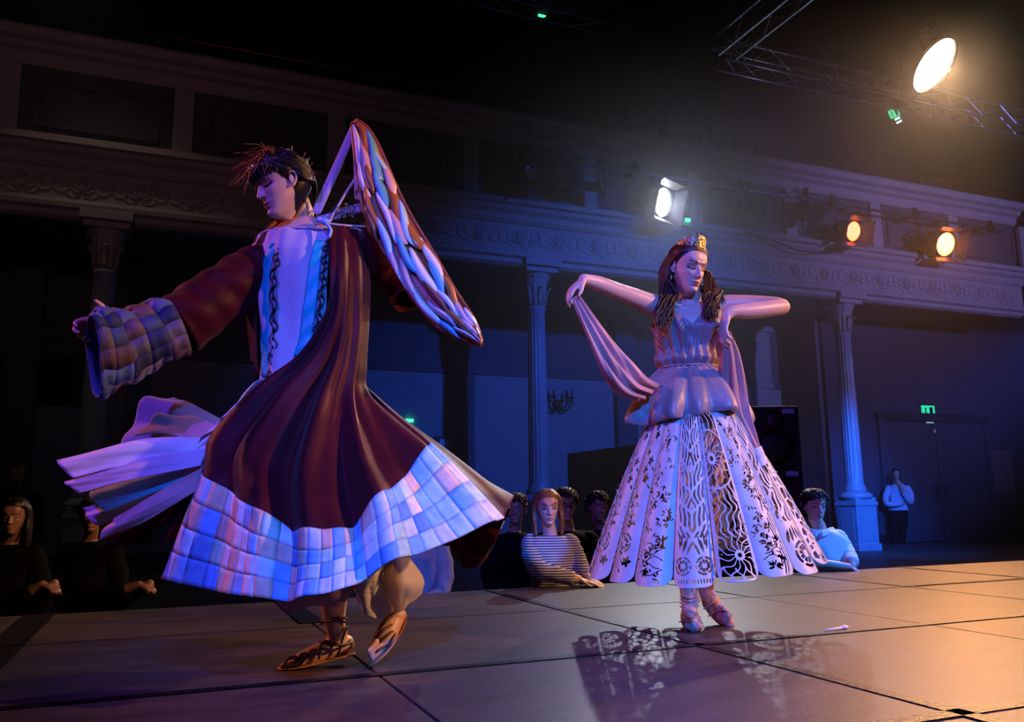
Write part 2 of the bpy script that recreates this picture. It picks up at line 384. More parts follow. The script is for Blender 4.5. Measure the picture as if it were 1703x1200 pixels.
# far end walls, gallery wall and roof
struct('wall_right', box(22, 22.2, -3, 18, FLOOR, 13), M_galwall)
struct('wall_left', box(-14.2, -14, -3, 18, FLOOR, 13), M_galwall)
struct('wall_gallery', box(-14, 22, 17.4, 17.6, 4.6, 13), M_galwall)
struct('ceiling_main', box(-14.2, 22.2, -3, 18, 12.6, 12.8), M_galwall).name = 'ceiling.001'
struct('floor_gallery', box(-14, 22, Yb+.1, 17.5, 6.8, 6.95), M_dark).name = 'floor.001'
def drape(px0, px1, label):
    a, b = on_y(px0, 100, 16.8)[0], on_y(px1, 100, 16.8)[0]; n = int((b-a)*14); v = []
    for z in (6.96, 9, 11, 12.55):
        v += [(a+(b-a)*k/(n-1), 16.8+.06*math.sin(k*1.7)+.03*math.sin(k*.61), z) for k in range(n)]
    o = mesh('stage_drape', (v, gridfaces(n, 4)), M_drape, None, True); solid(o, .01)
    tag(o, label, 'drape', 'black drapes closing off the gallery')
drape(545, 812, 'black drape hanging in the gallery above the winged dancer')
drape(1025, 1212, 'black drape hanging in the gallery between the two trusses')
# --- trusses
def truss(name, a, b, label, s=.32, step=.42):
    a, b = np.array(a, float), np.array(b, float); t, sd, up = basis(b-a); L = np.linalg.norm(b-a)
    r = empty(name, (a+b)/2, label, 'truss', 'lighting trusses under the roof'); off = [(sd*i+up*j)*s/2 for i, j in ((-1, -1), (1, -1), (1, 1), (-1, 1))]
    for o in off: mesh('chord_tube', bar(a+o, b+o, .026, 8), M_chrome, r, True)
    n = int(L/step)
    for f in range(4):
        for k in range(n):
            p, q_ = a+t*(k*step), a+t*((k+1)*step)
            i, j = off[f], off[(f+1) % 4]
            mesh('lattice_brace', bar(p+(i if k % 2 else j), q_+(j if k % 2 else i), .011, 5), M_chrome, r)
    return r
ZT = 7.9
t0 = on_y(1195, 78, 9.6); t1 = on_y(1690, 212, 9.6)
truss('lighting_truss', (t0[0], 9.6, (t0[2]+t1[2])/2), (t1[0]+2.5, 9.6, (t0[2]+t1[2])/2), 'steel lattice truss running right towards the bright lamp')
truss('lighting_truss', (t0[0], 9.4, (t0[2]+t1[2])/2), (t0[0], 3.0, (t0[2]+t1[2])/2), 'steel lattice truss reaching towards the camera from the truss corner', step=.6)
u0 = on_y(700, -38, 10.8); u1 = on_y(1032, 38, 10.8)
truss('lighting_truss', (u0[0], 10.8, u1[2]), (u1[0], 10.8, u1[2]), 'short end of a steel truss at the top edge of the picture', step=.5)
# ================================================================== lamps
YP = 12.1
pa, pb = on_y(838, 240, YP), on_y(1665, 392, YP); ZP = (pa[2]+pb[2])/2
pipe = empty('lamp_pipe', ((pa[0]+pb[0])/2, YP, ZP), 'long steel pipe carrying the lamps in front of the balcony', 'pipe')
mesh('pipe_tube', bar((pa[0], YP, ZP), (pb[0], YP, ZP), .028, 10), M_chrome, pipe, True)
for k in range(6):
    x = pa[0]+.3+(pb[0]-pa[0]-.6)*k/5
    mesh('pipe_bracket', join(box(x-.03, x+.03, YP-.05, Yb, ZP+.04, ZP+.08), box(x-.05, x+.05, YP-.06, YP+.06, ZP-.06, ZP+.08)), M_lampblack, pipe)
    mesh('bracket_knob', ball((x, YP, ZP+.13), (.06, .06, .07)), M_lampblack, pipe, True)
def lens_mat(name, col, s): return mat(name, (.9, .9, .9), .3, emit=col, estr=s)
def lamp(px, py, aim, label, lit=None, r=.16, L=.34, kind='fresnel', estr=30, power=0, angle=50, doors=True, gel=None, y=None, hang=.42, to=None):
    yy = y or YP; c = on_y(px, py, yy); aim = np.array(aim, float); aim /= np.linalg.norm(aim)
    t, s, u = basis(aim); top = c+UP*hang
    root = empty('stage_lamp', c, label, 'stage lamp', 'stage lamps along the pipe' if y is None else None)
    if kind == 'profile':
        prof = [(.0, -L), (.10, -L), (.13, -L+.08), (.13, -.05), (.10, 0), (.085, .03), (.085, L*.8), (.11, L*.84), (.11, L), (.095, L)]
    else:
        prof = [(.0, -L*.9), (r*.6, -L*.9), (r*.95, -L*.55), (r, -L*.1), (r, L*.55), (r*1.1, L*.58), (r*1.1, L*.68), (r*.97, L*.68)]
    Rm = np.stack([s, u, t], 1)
    v, f = lathe(prof, 24); f = f[:-1]
    mesh('housing', tr((v, f), Rm, c), M_lampblack, root, True)
    for k in range(3):      # cooling ribs
        z = -L*.45+k*L*.16; mesh('cooling_rib', tr(lathe([(r*.9, z-.008), (r*1.08, z-.008), (r*1.08, z+.008), (r*.9, z+.008)], 20), Rm, c), M_lampblack, root)
    zl = L*.6 if kind != 'profile' else L*.95
    rr = r*.98 if kind != 'profile' else .09
    m = lens_mat('lens_'+lit[0], lit[1], estr) if lit else mat('dark_lens', '#20222a', .15, spec=.6)
    mesh('lens', tr(lathe([(rr, zl-.02), (rr*.8, zl+.005), (rr*.4, zl+.02), (.001, zl+.024)], 24), Rm, c), m, root, True)
    side = s
    yoke = [c+side*(r+.03)-u*.0, c+side*(r+.035)+UP*hang*.55, c+side*r*.5+UP*hang*.8, c-side*r*.5+UP*hang*.8, c-side*(r+.035)+UP*hang*.55, c-side*(r+.03)]
    mesh('yoke', tube(crom(yoke, 22), .016, 6), M_lampblack, root, True)
    mesh('hook_clamp', join(bar(c+UP*hang*.75, top, .02), box(top[0]-.035, top[0]+.035, top[1]-.05, top[1]+.05, top[2]-.05, top[2]+.06)), M_lampblack, root)
    for k in (-1, 1): mesh('tilt_knob', ball(c+side*k*(r+.045), .03), M_lampblack, root, True)
    if doors and kind != 'profile':
        w = r*1.05
        for k, (a, b, op) in enumerate(((s, u, .55), (-s, -u, .55), (u, -s, .35), (-u, s, .35))):
            base = c+t*(L*.68)+a*w; tip = base+t*.17+a*.24*op
            q = [base-b*w*.9, base+b*w*.9, tip+b*w*1.25, tip-b*w*1.25]
            o = mesh('barn_door', ([*q], [(0, 1, 2, 3)]), mat('lit_door_metal', '#6d6a68', .45, .6) if lit else M_lampblack, root); solid(o, .004)  # burning lamps get paler doors, their glow put into the colour
    if gel:
        g = c+t*(L*.68+.012)
        mesh('gel_sheet', ([g-s*w-u*w, g+s*w-u*w, g+s*w+u*w, g-s*w+u*w], [(0, 1, 2, 3)]), gel, root)
    if lit and power:
        spot('beam', c+t*(L*.68+.03), to if to is not None else c+t*5, lit[2], power, angle, .6, .1, root)
    # power cable hanging from the lamp
    e = c-t*L*.9
    mesh('power_cable', tube(crom([e, e-UP*.25+s*.05, e-UP*.3+s*.25, e+UP*.1+s*.35, top+s*.3], 20), .009, 5), M_lampblack, root, True)
    return root
ST = np.array([2.2, 3.2, .6])
CENT = lambda px, py: on_y(px, py, YP)
lamp(874, 286, (.3, -1, -.35), 'unlit round lamp hanging nearest the left end of the pipe', r=.2)
lamp(956, 308, (1, -.45, -.12), 'unlit long profile lamp pointing right beside the round one', kind='profile', L=.5, hang=.55)
lamp(1086, 336, (.42, -1, -.32), 'lit white lamp with open barn doors left of the crown', ('white', '#eef3ff', (.8, .87, 1.)), r=.26, estr=40, power=1500, angle=55, to=ST)
lamp(1249, 344, (.5, -1, -.6), 'unlit hanging lamp directly right of the white lamp', r=.17, doors=False)
lamp(1342, 352, (.4, -1, -.5), 'unlit lamp in the middle of the pipe beside the orange lamp', r=.18, doors=False)
lamp(1406, 384, (.02, -1, -.34), 'lit orange lamp turned sideways with a glowing gel', ('amber', '#ff5a10', (1, .36, .08)), r=.2, estr=7, power=300, angle=40, to=ST+np.array([2, -1, 0]))
lamp(1560, 405, (-.1, -1, -.38), 'lit orange lamp facing the stage at the right end of the pipe', ('orange', '#ff7a2a', (1, .34, .08)), r=.25, estr=14, power=900, angle=44, to=ST)
# loose cables on the balcony front
for pts, lab in (([(873, 203), (885, 225), (905, 231), (932, 232), (948, 245), (955, 262)], 'black cable dropping over the balcony edge to the pipe end'),
                 ([(1238, 385), (1290, 402), (1335, 418), (1390, 418), (1412, 412)], 'thin black cable sagging below the unlit lamps'),
                 ([(838, 262), (846, 300), (850, 320), (836, 336)], 'black cable hanging from the left pipe end')):
    tag(mesh('power_cable', tube(crom([on_y(a, b, YP+.1) for a, b in pts], 30), .014, 5), M_lampblack, None, True), lab, 'cable')
# the big bright lamp under the truss
yk = 9.0
big = lamp(1556, 110, (0, -1, 0), 'huge glaring warm lamp under the truss at upper right', None, r=.30, L=.5, doors=False, y=yk, hang=.75)
for ch in list(big.children):
    if ch.name.split('.')[0] in ('lens', 'housing', 'cooling_rib', 'yoke', 'power_cable'): bpy.data.objects.remove(ch)
c = on_y(1556, 110, yk); vdir = (CAM-c)/np.linalg.norm(CAM-c)
sr = ROT@np.array([1., 0, 0]); su = ROT@np.array([0, 1., 0])
mn = -(sr*.9+su*-.43); th = math.radians(50)
aim = vdir*math.cos(th)-mn*math.sin(th); aim /= np.linalg.norm(aim)
t, s, u = basis(aim); Rm = np.stack([s, u, t], 1)
KB = 1.4
v, f = lathe([(.0, -.42), (.18, -.42), (.28, -.25), (.33, -.05), (.335, .0), (.325, .0), (.31, -.03)], 28); mesh('housing', tr((v, f[:-1]), Rm*KB, c), M_lampblack, big, True)
mesh('lens', tr(lathe([(.315, -.03), (.26, .0), (.13, .015), (.001, .02)], 28), Rm*KB, c), lens_mat('lens_big', '#ffd9a8', 60), big, True)
mesh('yoke', tube(crom([c+s*.5, c+s*.51+UP*.4, c+UP*.62, c-s*.51+UP*.4, c-s*.5], 20), .02, 6), M_lampblack, big, True)
spot('beam', c+aim*.08, (2.6, 2.6, 0), (1, .55, .26), 4200, 62, .8, .25, big)

# ================================================================== signs
def exit_sign(px, py, y, w, h, label, tilt=0., estr=1.2):
    c = on_y(px, py, y); r = empty('exit_sign', c, label, 'exit sign', 'green exit signs'); g = mat('sign_green', '#0c8a63', .4, emit='#1fd79a', estr=estr); wh = mat('sign_white', '#dff5ee', .4, emit='#c9fff0', estr=1.6)
    ct, st = math.cos(tilt), math.sin(tilt); Rz = np.array([[ct, 0, -st], [0, 1, 0], [st, 0, ct]])
    def b(name, x0, x1, z0, z1, d, m, par=r):
        return mesh(name, tr(box(x0*w, x1*w, -d, 0, z0*h, z1*h), Rz, c), m, par)
    bevel(b('sign_case', -.56, .56, -.6, .6, .03, M_lampblack), .01)
    pn = b('green_panel', -.5, .5, -.05, .52, .036, g)
    # running figure, doorway and arrow
    b('doorway', .10, .34, .02, .46, .040, M_dark, pn)
    mesh('running_figure', tr(join(ball((-.2*w, -.04, .38*h), (.06*w, .01, .06*h)), bar((-.2*w, -.04, .32*h), (-.26*w, -.04, .16*h), .025*w, 6), bar((-.26*w, -.04, .16*h), (-.14*w, -.04, .05*h), .02*w, 6), bar((-.26*w, -.04, .16*h), (-.38*w, -.04, .08*h), .02*w, 6), bar((-.2*w, -.04, .30*h), (-.08*w, -.04, .22*h), .016*w, 6), bar((-.2*w, -.04, .30*h), (-.32*w, -.04, .26*h), .016*w, 6)), Rz, c), M_dark, pn)
    b('white_bar', -.22, .32, -.26, -.12, .038, wh); b('white_bar', -.22, .34, -.5, -.38, .038, wh)
exit_sign(1543, 697, YL, .42, .62, 'green exit sign glowing above the dark double door')
exit_sign(1488, 194, 17.38, .45, .45, 'small tilted exit sign high in the gallery under the bright lamp', .5)
def pilot(px, py, y, label, w=.1):
    c = on_y(px, py, y); tag(mesh('pilot_light', join(box(c[0]-w, c[0]+w, y-.03, y, c[2]-.03, c[2]+.03), ball((c[0], y-.03, c[2]), (w*.8, .02, .025))), mat('pilot_green', '#0c8a63', .4, emit='#3cff9a', estr=2.5), None, True), label, 'light', 'tiny green pilot lights')
pilot(901, 27, 17.39, 'tiny green light high in the dark gallery')
pilot(1143, 366, Yb-.3, 'tiny green light beside the white lamp above the crown', .05)
pilot(681, 699, YW-.05, 'tiny green light on the blue wall right of the coat', .07)
# wall sconce with candles
c = on_y(925, 672, YW-.02); sc_ = empty('wall_sconce', c, 'dark branched candle sconce on the blue wall right of the middle column', 'sconce')
mesh('back_plate', tr(lathe([(.10, 0), (.10, .02), (.05, .05), (.02, .06)], 16), np.array([[1, 0, 0], [0, 0, -1], [0, 1, 0]]), c), M_dark, sc_, True)
for k in (-2, -1, 1, 2):
    e = c+np.array([k*.14, -.22+.03*abs(k), .10])
    am = mesh('arm', tube(crom([c+np.array([0, -.05, -.02]), c+np.array([k*.06, -.14, -.14]), e+np.array([0, 0, -.12]), e], 14), .016, 6), M_dark, sc_, True)
    mesh('drip_pan', lathe([(.02, 0), (.06, .02), (.065, .035)], 12, e), M_dark, am, True)
    mesh('candle', lathe([(.022, .03), (.022, .17), (.012, .19)], 10, e), M_dark, am, True)

# ================================================================== black screen and loudspeakers
sx = 6.45
scr = empty('black_screen', (sx, 10.6, FLOOR), 'long low black screen behind the seated crowd between column and skirt', 'screen')
yy0, yy1 = 8.3, 13.0
for k in range(5):
    a = yy0+(yy1-yy0)*k/5; b = yy0+(yy1-yy0)*(k+1)/5
    bevel(mesh('screen_panel', box(sx-.03, sx+.03, a+.006, b-.006, FLOOR, 1.33), M_drape, scr), .006)
    bevel(mesh('screen_foot', box(sx-.25, sx+.25, a+.2, a+.26, FLOOR, FLOOR+.05), M_black, scr), .006)
def speaker(z0, z1, w, label):
    h = z1-z0; b = P(1279, 760, 8.6); c = np.array([b[0], b[1], (z0+z1)/2]); r = empty('loudspeaker', (b[0], b[1], z0), label, 'loudspeaker', 'stacked loudspeakers')
    def M(vf): return tr(vf, np.stack([SIDE, AWAY, UP], 1), c)
    bevel(mesh('cabinet', M(box(-w/2, w/2, -.25, .25, -h/2, h/2)), M_black, r), .012)
    for z, q in ((-.16*h, .16), (.27*h, .085)):
        R_ = np.array([[1, 0, 0], [0, 0, 1], [0, -1, 0]])
        mesh('speaker_cone', M(tr(lathe([(q*1.15, 0), (q*1.15, .015), (q, .015), (q*.3, -.05), (.001, -.03)], 20), R_, (0, -.25, z))), M_lampblack, r, True)
    mesh('horn_label', M(box(w*.16, w*.40, -.262, -.25, .38*h, .45*h)), mat('label_blue', '#8fa3cc', .5), r)
speaker(.825, 1.44, .5, 'top black loudspeaker of the stack right of the peplum')
speaker(.205, .82, .5, 'middle black loudspeaker of the stack, level with the skirt panels')
speaker(FLOOR, .20, .56, 'bottom black loudspeaker of the stack, standing on the hall floor')
# ================================================================== helpers for people and cloth
def voxel(parts, size, smooth=4, keep=True):
    v, f = join(*parts)
    me = bpy.data.meshes.new('t'); me.from_pydata([tuple(map(float, p)) for p in v], [], f); o = link(bpy.data.objects.new('t', me))
    r = o.modifiers.new('r', 'REMESH'); r.mode = 'VOXEL'; r.voxel_size = size
    if smooth:
        s = o.modifiers.new('s', 'SMOOTH'); s.iterations = smooth; s.factor = .5
    dg = bpy.context.evaluated_depsgraph_get(); ev = o.evaluated_get(dg); m2 = ev.to_mesh()
    n = len(m2.vertices); co = np.zeros(n*3); m2.vertices.foreach_get('co', co); fs = [tuple(p.vertices) for p in m2.polygons]
    ev.to_mesh_clear(); bpy.data.objects.remove(o); bpy.data.meshes.remove(me)
    return co.reshape(-1, 3), fs
def limb(pts, rad, n=None, sides=12):
    pts = np.asarray(pts, float); n = n or 4*len(pts)
    p = crom(pts, n); r = crom(np.asarray(rad, float), n); r = np.maximum(r, .002)
    return join(tube(p, r, sides), ball(p[0], r[0], sides, 8), ball(p[-1], r[-1], sides, 8))
def rotv(v, ax, a):
    ax = ax/np.linalg.norm(ax); return v*math.cos(a)+np.cross(ax, v)*math.sin(a)+ax*ax.dot(v)*(1-math.cos(a))
def hand(w, d, n, curl=(.35, .4, .45, .5), side=1, s=1., thumb=(.75, .25), spread=.10):
    """wrist, pointing direction, direction the palm faces; side=+1 puts the thumb along d x n"""
    d = d/np.linalg.norm(d); n = n-d*n.dot(d); n /= np.linalg.norm(n); x = np.cross(d, n)*side
    parts = []; pc = w+d*.045*s
    parts.append(ball(pc, (.037*s, .048*s, .016*s), 12, 8, np.stack([x, d, n], 1)))
    parts.append(ball(w+d*.012*s, (.026*s, .03*s, .018*s), 10, 8, np.stack([x, d, n], 1)))
    for k, (off, L) in enumerate(zip((.028, .0095, -.0095, -.027), (.070, .080, .074, .058))):
        b = w+d*(.086-.006*abs(k-1))*s+x*off*s; dd = rotv(d, n, -side*off*spread*40*.3) if spread else d
        pts = [b-d*.02*s, b]; cur = dd; ax = np.cross(d, n); 
        for j, fr in enumerate((.45, .32, .23)):
            cur = rotv(cur, ax, curl[k]*(1.0 if j else .8)); pts.append(pts[-1]+cur*L*fr*s)
        parts.append(limb(pts, np.array([.0095, .0098, .0088, .0078, .0064])*s, 12, 8))
    t0 = w+d*.02*s+x*.022*s; td = d*math.cos(thumb[0])+x*math.sin(thumb[0])+n*thumb[1]; td /= np.linalg.norm(td)
    t2 = td*.8+d*.5; t2 /= np.linalg.norm(t2)
    parts.append(limb([t0, t0+td*.032*s, t0+td*.058*s, t0+td*.058*s+t2*.026*s], np.array([.014, .0115, .010, .0075])*s, 10, 8))
    return parts
def face_axes(yaw, pitch_, roll_):
    f = -AWAY*math.cos(yaw)+SIDE*math.sin(yaw); r = np.cross(f, UP)
    f2 = rotv(f, r, pitch_); u2 = np.cross(r, f2)
    r = rotv(r, f2, roll_); u2 = rotv(u2, f2, roll_)
    return np.stack([r, f2, u2], 1)
_hz = [-.06, -.02, 0, .04, .10, .16, .22, .3, .4, .5, .6, .7, .8, .88, .95, .985, 1.0]
_hf = [.10, .20, .27, .335, .352, .345, .348, .352, .362, .362, .382, .380, .345, .285, .19, .10, .0]
_hb = [.02, -.02, -.05, -.09, -.15, -.21, -.27, -.34, -.41, -.455, -.475, -.47, -.43, -.36, -.25, -.15, -.03]
_hw = [.032, .060, .082, .120, .158, .190, .218, .254, .284, .302, .318, .326, .312, .268, .19, .11, .012]
def head_mesh(chin, Rm, hgt=.225, tone=None, lips=(.75, .38, .38), brow=(.16, .11, .10), lid=(.55, .42, .42), nz=120, na=128, eyes_open=False):
    """head with modelled face; local axes: x her right, y facing, z up; chin at z = 0"""
    t = np.linspace(0, 1, nz); z = -.06+1.06*(1-(1-t)**1.25)
    f, b, w = [np.interp(z, _hz, q) for q in (_hf, _hb, _hw)]
    k = np.array([1, 2, 3, 2, 1])/9.
    for q in (f, b, w): q[2:-2] = np.convolve(q, k, 'valid')
    a = np.linspace(0, 2*math.pi, na, endpoint=False)
    a = a-.35*np.sin(a)*(-1) if False else a
    # denser angles at the front (a = pi/2)
    a = a+.42*np.cos(a)
    ca, sa = np.cos(a), np.sin(a); e = .88
    sx_ = np.sign(ca)*np.abs(ca)**e; sy = np.sign(sa)*np.abs(sa)**e
    cy = (f+b)/2; ry = (f-b)/2
    X = w[:, None]*sx_[None]; Yy = cy[:, None]+ry[:, None]*sy[None]; Z = np.repeat(z[:, None], na, 1)
    front = np.clip(sa, 0, 1)[None]**.5*np.ones_like(Z); front[:, sa <= 0] = 0
    g = lambda x0, z0, sx, sz: np.exp(-((X-x0)/sx)**2-((Z-z0)/sz)**2)
    ax_ = np.abs(X); gs = lambda x0, z0, sx, sz: np.exp(-((ax_-x0)/sx)**2-((Z-z0)/sz)**2)
    d = np.zeros_like(X)
    d -= .050*gs(.135, .515, .075, .06); d += .030*gs(.138, .508, .058, .040)          # sockets, lids
    d += .020*gs(.11, .61, .12, .035); d -= .018*g(0, .57, .05, .04)                     # brow, bridge
    zz = np.clip((.56-Z)/(.56-.36), 0, 1)*(Z > .335)+np.clip((Z-.30)/.035, 0, 1)*(Z <= .335)
    d += (.012+.098*zz)*np.exp(-(X/(.028+.024*zz))**2)*np.clip((.60-Z)/.06, 0, 1)*(Z > .29)   # nose
    d += .024*gs(.046, .350, .024, .028)                                                   # nostril wings
    d += .018*gs(.19, .40, .08, .08)                                                      # cheek
    d -= .012*g(0, .29, .02, .03)
    d += .040*g(0, .238, .085, .022)+.044*g(0, .188, .072, .024)-.024*g(0, .214, .10, .008)    # lips
    d -= .016*g(0, .148, .08, .022); d += .030*g(0, .075, .075, .045)                    # chin
    d += .012*g(0, .26, .16, .08)
    Yy = Yy+d*front
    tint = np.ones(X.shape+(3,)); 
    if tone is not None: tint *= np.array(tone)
    def paint(mask, c): 
        m = np.clip(mask*front, 0, 1)[..., None]; tint[:] = tint*(1-m)+np.array(c)*m
    bx = np.clip((ax_-.055)/.03, 0, 1)*np.clip((.235-ax_)/.04, 0, 1); bz = .600+.035*np.sin(np.clip((ax_-.05)/.19, 0, 1)*2.4)
    paint(bx*np.exp(-((Z-bz)/.018)**2)*1.9, brow)
    ex = np.clip((ax_-.060)/.02, 0, 1)*np.clip((.228-ax_)/.02, 0, 1)
    paint(ex*np.exp(-((Z-.530)/.034)**2)*.85, lid)
    lz = .494-.020*np.cos((ax_-.14)/.075*1.5)+.012*np.clip((ax_-.14)/.07, 0, 1)
    paint(ex*np.exp(-((Z-lz)/.018)**2)*2.2, (.03, .02, .02))
    if eyes_open:
        paint(ex*(np.abs(Z-.505) < .016)*.8*(np.abs(ax_-.14) < .06), (.9, .88, .86)); paint((np.hypot(ax_-.14, Z-.506) < .02)*1., (.04, .03, .03))
    lm = np.clip(1.15-np.abs(X)/.105, 0, 1)**.6
    paint((np.exp(-((Z-.236)/.020)**2)*np.clip(1-np.abs(X)/.12, 0, 1)*1.3+np.exp(-((Z-.190)/.021)**2)*np.clip(1-np.abs(X)/.11, 0, 1)*1.3), lips)
    paint(np.exp(-((Z-.214)/.006)**2)*np.clip(1-np.abs(X)/.11, 0, 1)*1.3, (.25, .08, .09))
    paint(gs(.03, .328, .013, .010)*.8, (.25, .12, .12))
    paint(gs(.20, .36, .07, .07)*.35, (1., .72, .70) if tone is None else tuple(np.array(tone)*np.array((1, .75, .75))))
    V = np.stack([X, Yy, Z], -1).reshape(-1, 3); fa = gridfaces(na, nz, True); tint = tint.reshape(-1, 3)
    n0 = len(V); V = np.vstack([V, [[0, cy[0], z[0]], [0, cy[-1], z[-1]]]]); tint = np.vstack([tint, tint[:1], tint[:1]])
    fa += [(n0, (i+1) % na, i) for i in range(na)]+[(n0+1, (nz-1)*na+i, (nz-1)*na+(i+1) % na) for i in range(na)]
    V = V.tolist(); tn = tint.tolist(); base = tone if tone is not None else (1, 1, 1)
    for sg in (-1, 1):                                                   # ears
        pts = [(sg*.315, .03, .40), (sg*.335, .00, .38), (sg*.345, -.05, .43), (sg*.365, -.085, .51), (sg*.36, -.07, .58), (sg*.345, -.02, .60), (sg*.325, .02, .55)]
        for vf in (tube(crom(pts, 22), np.linspace(.020, .016, 22), 8), ball((sg*.325, -.025, .49), (.02, .06, .10))):
            n = len(V); V += [tuple(p) for p in vf[0]]; fa += [tuple(i+n for i in q) for q in vf[1]]; tn += [list(base)]*len(vf[0])
    V = np.asarray(V)*hgt
    return V@Rm.T+np.asarray(chin), fa, np.asarray(tn)
def head_pt(chin, Rm, p, hgt=.225): return np.asarray(chin)+Rm@(np.asarray(p, float)*hgt)
def scalp(u, el, off=0.):
    """point on the skull; u = angle (0 = her right, pi/2 = front), el = height 0..1"""
    f, b, w = [np.interp(el, _hz, q) for q in (_hf, _hb, _hw)]
    return np.array([(w+off)*math.cos(u), (f+b)/2+((f-b)/2+off)*math.sin(u), el+off*max(0, (el-.7)*3)])
def locks(name, paths, r0, r1, m, parent, n=16, sides=5, flat=1.):
    """many hair locks joined into one mesh, hair nobody could count"""
    parts = []
    for p in paths:
        q = crom(p, n); t = np.linspace(0, 1, n)
        parts.append(tube(q, (r0+(r1-r0)*t)*np.clip(np.minimum(t*6+.4, (1-t)*5+.15), 0, 1), sides, flat))
    o = mesh(name, join(*parts), m, parent, True); o['kind'] = 'stuff'; return o
def normals(G):
    du = np.gradient(G, axis=1); dv = np.gradient(G, axis=0); n = np.cross(du, dv)
    return n/(np.linalg.norm(n, axis=2, keepdims=True)+1e-12)
class Fig:
    def __init__(s, D): s.D = D
    def __call__(s, px, py, dd=0.): return P(px, py, s.D+dd)
    def pts(s, L): return np.array([s(*q) for q in L])
    def net(s, rows, nu, nv, disp=None):
        G = np.array([crom(s.pts(r), nu) for r in rows]); G = crom(G, nv)
        if disp is not None:
            u, v = np.meshgrid(np.linspace(0, 1, nu), np.linspace(0, 1, nv)); G = G+normals(G)*disp(u, v)[..., None]
        return G
def sheet(name, G, m, parent, th=.004, attr=None, wrap=False):
    nv, nu = G.shape[:2]
    o = mesh(name, (G.reshape(-1, 3), gridfaces(nu, nv, wrap)), m, parent, True, attr); solid(o, th); return o
def fold_wave(u, f, ph=0., sharp=.6):
    s = np.sin(2*math.pi*f*u+ph); return np.sign(s)*np.abs(s)**sharp
def march(val, xs, ys):
    """polygons of the region val > 0 on a grid (rows = ys); returns flat verts and faces"""
    ny, nx = val.shape; vid = {}; V = []; Fc = []
    def node(i, j):
        k = (i, j)
        if k not in vid: vid[k] = len(V); V.append((xs[i], ys[j]))
        return vid[k]
    def edge(i0, j0, i1, j1):
        k = (i0, j0, i1, j1) if (i0, j0) < (i1, j1) else (i1, j1, i0, j0)
        if k not in vid:
            a, b = val[k[1], k[0]], val[k[3], k[2]]; t = min(.98, max(.02, a/(a-b)))
            vid[k] = len(V); V.append((xs[k[0]]+(xs[k[2]]-xs[k[0]])*t, ys[k[1]]+(ys[k[3]]-ys[k[1]])*t))
        return vid[k]
    pos = val > 0
    for j in range(ny-1):
        for i in range(nx-1):
            c = ((i, j), (i+1, j), (i+1, j+1), (i, j+1)); s = [pos[b, a] for a, b in c]
            if not any(s): continue
            poly = []
            for k in range(4):
                a, b = c[k], c[(k+1) % 4]
                if s[k]: poly.append(node(*a))
                if s[k] != s[(k+1) % 4]: poly.append(edge(*a, *b))
            if len(poly) >= 3: Fc.append(tuple(poly))
    return np.array(V), Fc
# ================================================================== dancer with the crown and cut-out skirt
g2 = Fig(3.63)
M_skin = mat('skin', '#dcb4a0', .42, var=.04, scale=30, attr='tint', bump=.02, bscale=200)
M_silk = mat('taupe_silk', '#8f7a78', .40, var=.2, scale=9, sheen=.3, spec=.5, bump=.35, bscale=22)
M_scarf = mat('rose_scarf', '#c78f84', .5, var=.14, scale=10, sheen=.3)
M_cut = mat('cut_leather', '#c6c0ba', .42, var=.12, scale=14, bump=.08, bscale=120, spec=.5)
M_hair2 = mat('brown_hair', '#3a2016', .48, var=.35, scale=40, spec=.6)
M_crown = mat('crown_metal', '#b39a72', .28, .85, var=.3, scale=60, bump=.3, bscale=150)
M_bead = mat('gold_bead', '#ffd9a0', .12, .9)
M_slip = mat('satin_slipper', '#d8a9a0', .45, var=.12, scale=20, bump=.15, bscale=60)
foot = on_z(1152, 1043); q2 = empty('person', foot, 'dancer with crown and long brown hair in a cut-out panel skirt, arms raised', 'person')
def ring(cx, y, rx, ry, n=40, dd=0., fig=g2):
    c = fig(cx, y, dd); return [c+SIDE*rx*math.cos(a)-AWAY*ry*math.sin(a) for a in np.linspace(0, 2*math.pi, n, endpoint=False)]
def loft(rings):
    n = len(rings[0]); v = [p for r in rings for p in r]; m = len(rings)
    return v, gridfaces(n, m, True)+[tuple(range(n))[::-1], tuple(range((m-1)*n, m*n))]
TY = [503, 508, 516, 533, 550, 575, 600, 612, 640, 680, 720, 760]
TRX = [.06, .125, .158, .160, .148, .133, .118, .115, .135, .162, .165, .15]
TRY = [.03, .042, .064, .088, .10, .095, .087, .085, .095, .115, .12, .12]
parts = [loft([ring(1147, y, rx, ry) for y, rx, ry in zip(TY, TRX, TRY)][::-1])]
parts.append(limb(g2.pts([(1147, 530, -.01), (1147, 512, .0), (1148, 482, .0), (1149, 462, 0)]), [.07, .056, .045, .045]))
# collar bones
parts.append(limb(g2.pts([(1143, 512, -.062), (1122, 507, -.05), (1100, 505, -.02)]), [.008, .010, .012])); parts.append(limb(g2.pts([(1153, 512, -.062), (1174, 507, -.05), (1192, 506, -.02)]), [.008, .010, .012]))
# arm stretched to image left, wrist dropped
parts.append(limb(g2.pts([(1106, 512, .0), (1086, 508, -.03), (1052, 494, -.11), (1026, 484, -.18), (996, 472, -.25), (971, 464, -.31)]), [.056, .050, .041, .036, .033, .023], 30, 16))
w = g2(971, 465, -.31)
parts += hand(w, g2(946, 486, -.33)-w, g2(975, 490, -.33)-g2(952, 470, -.36), (.45, .5, .55, .6), 1, .92, (.5, .4))
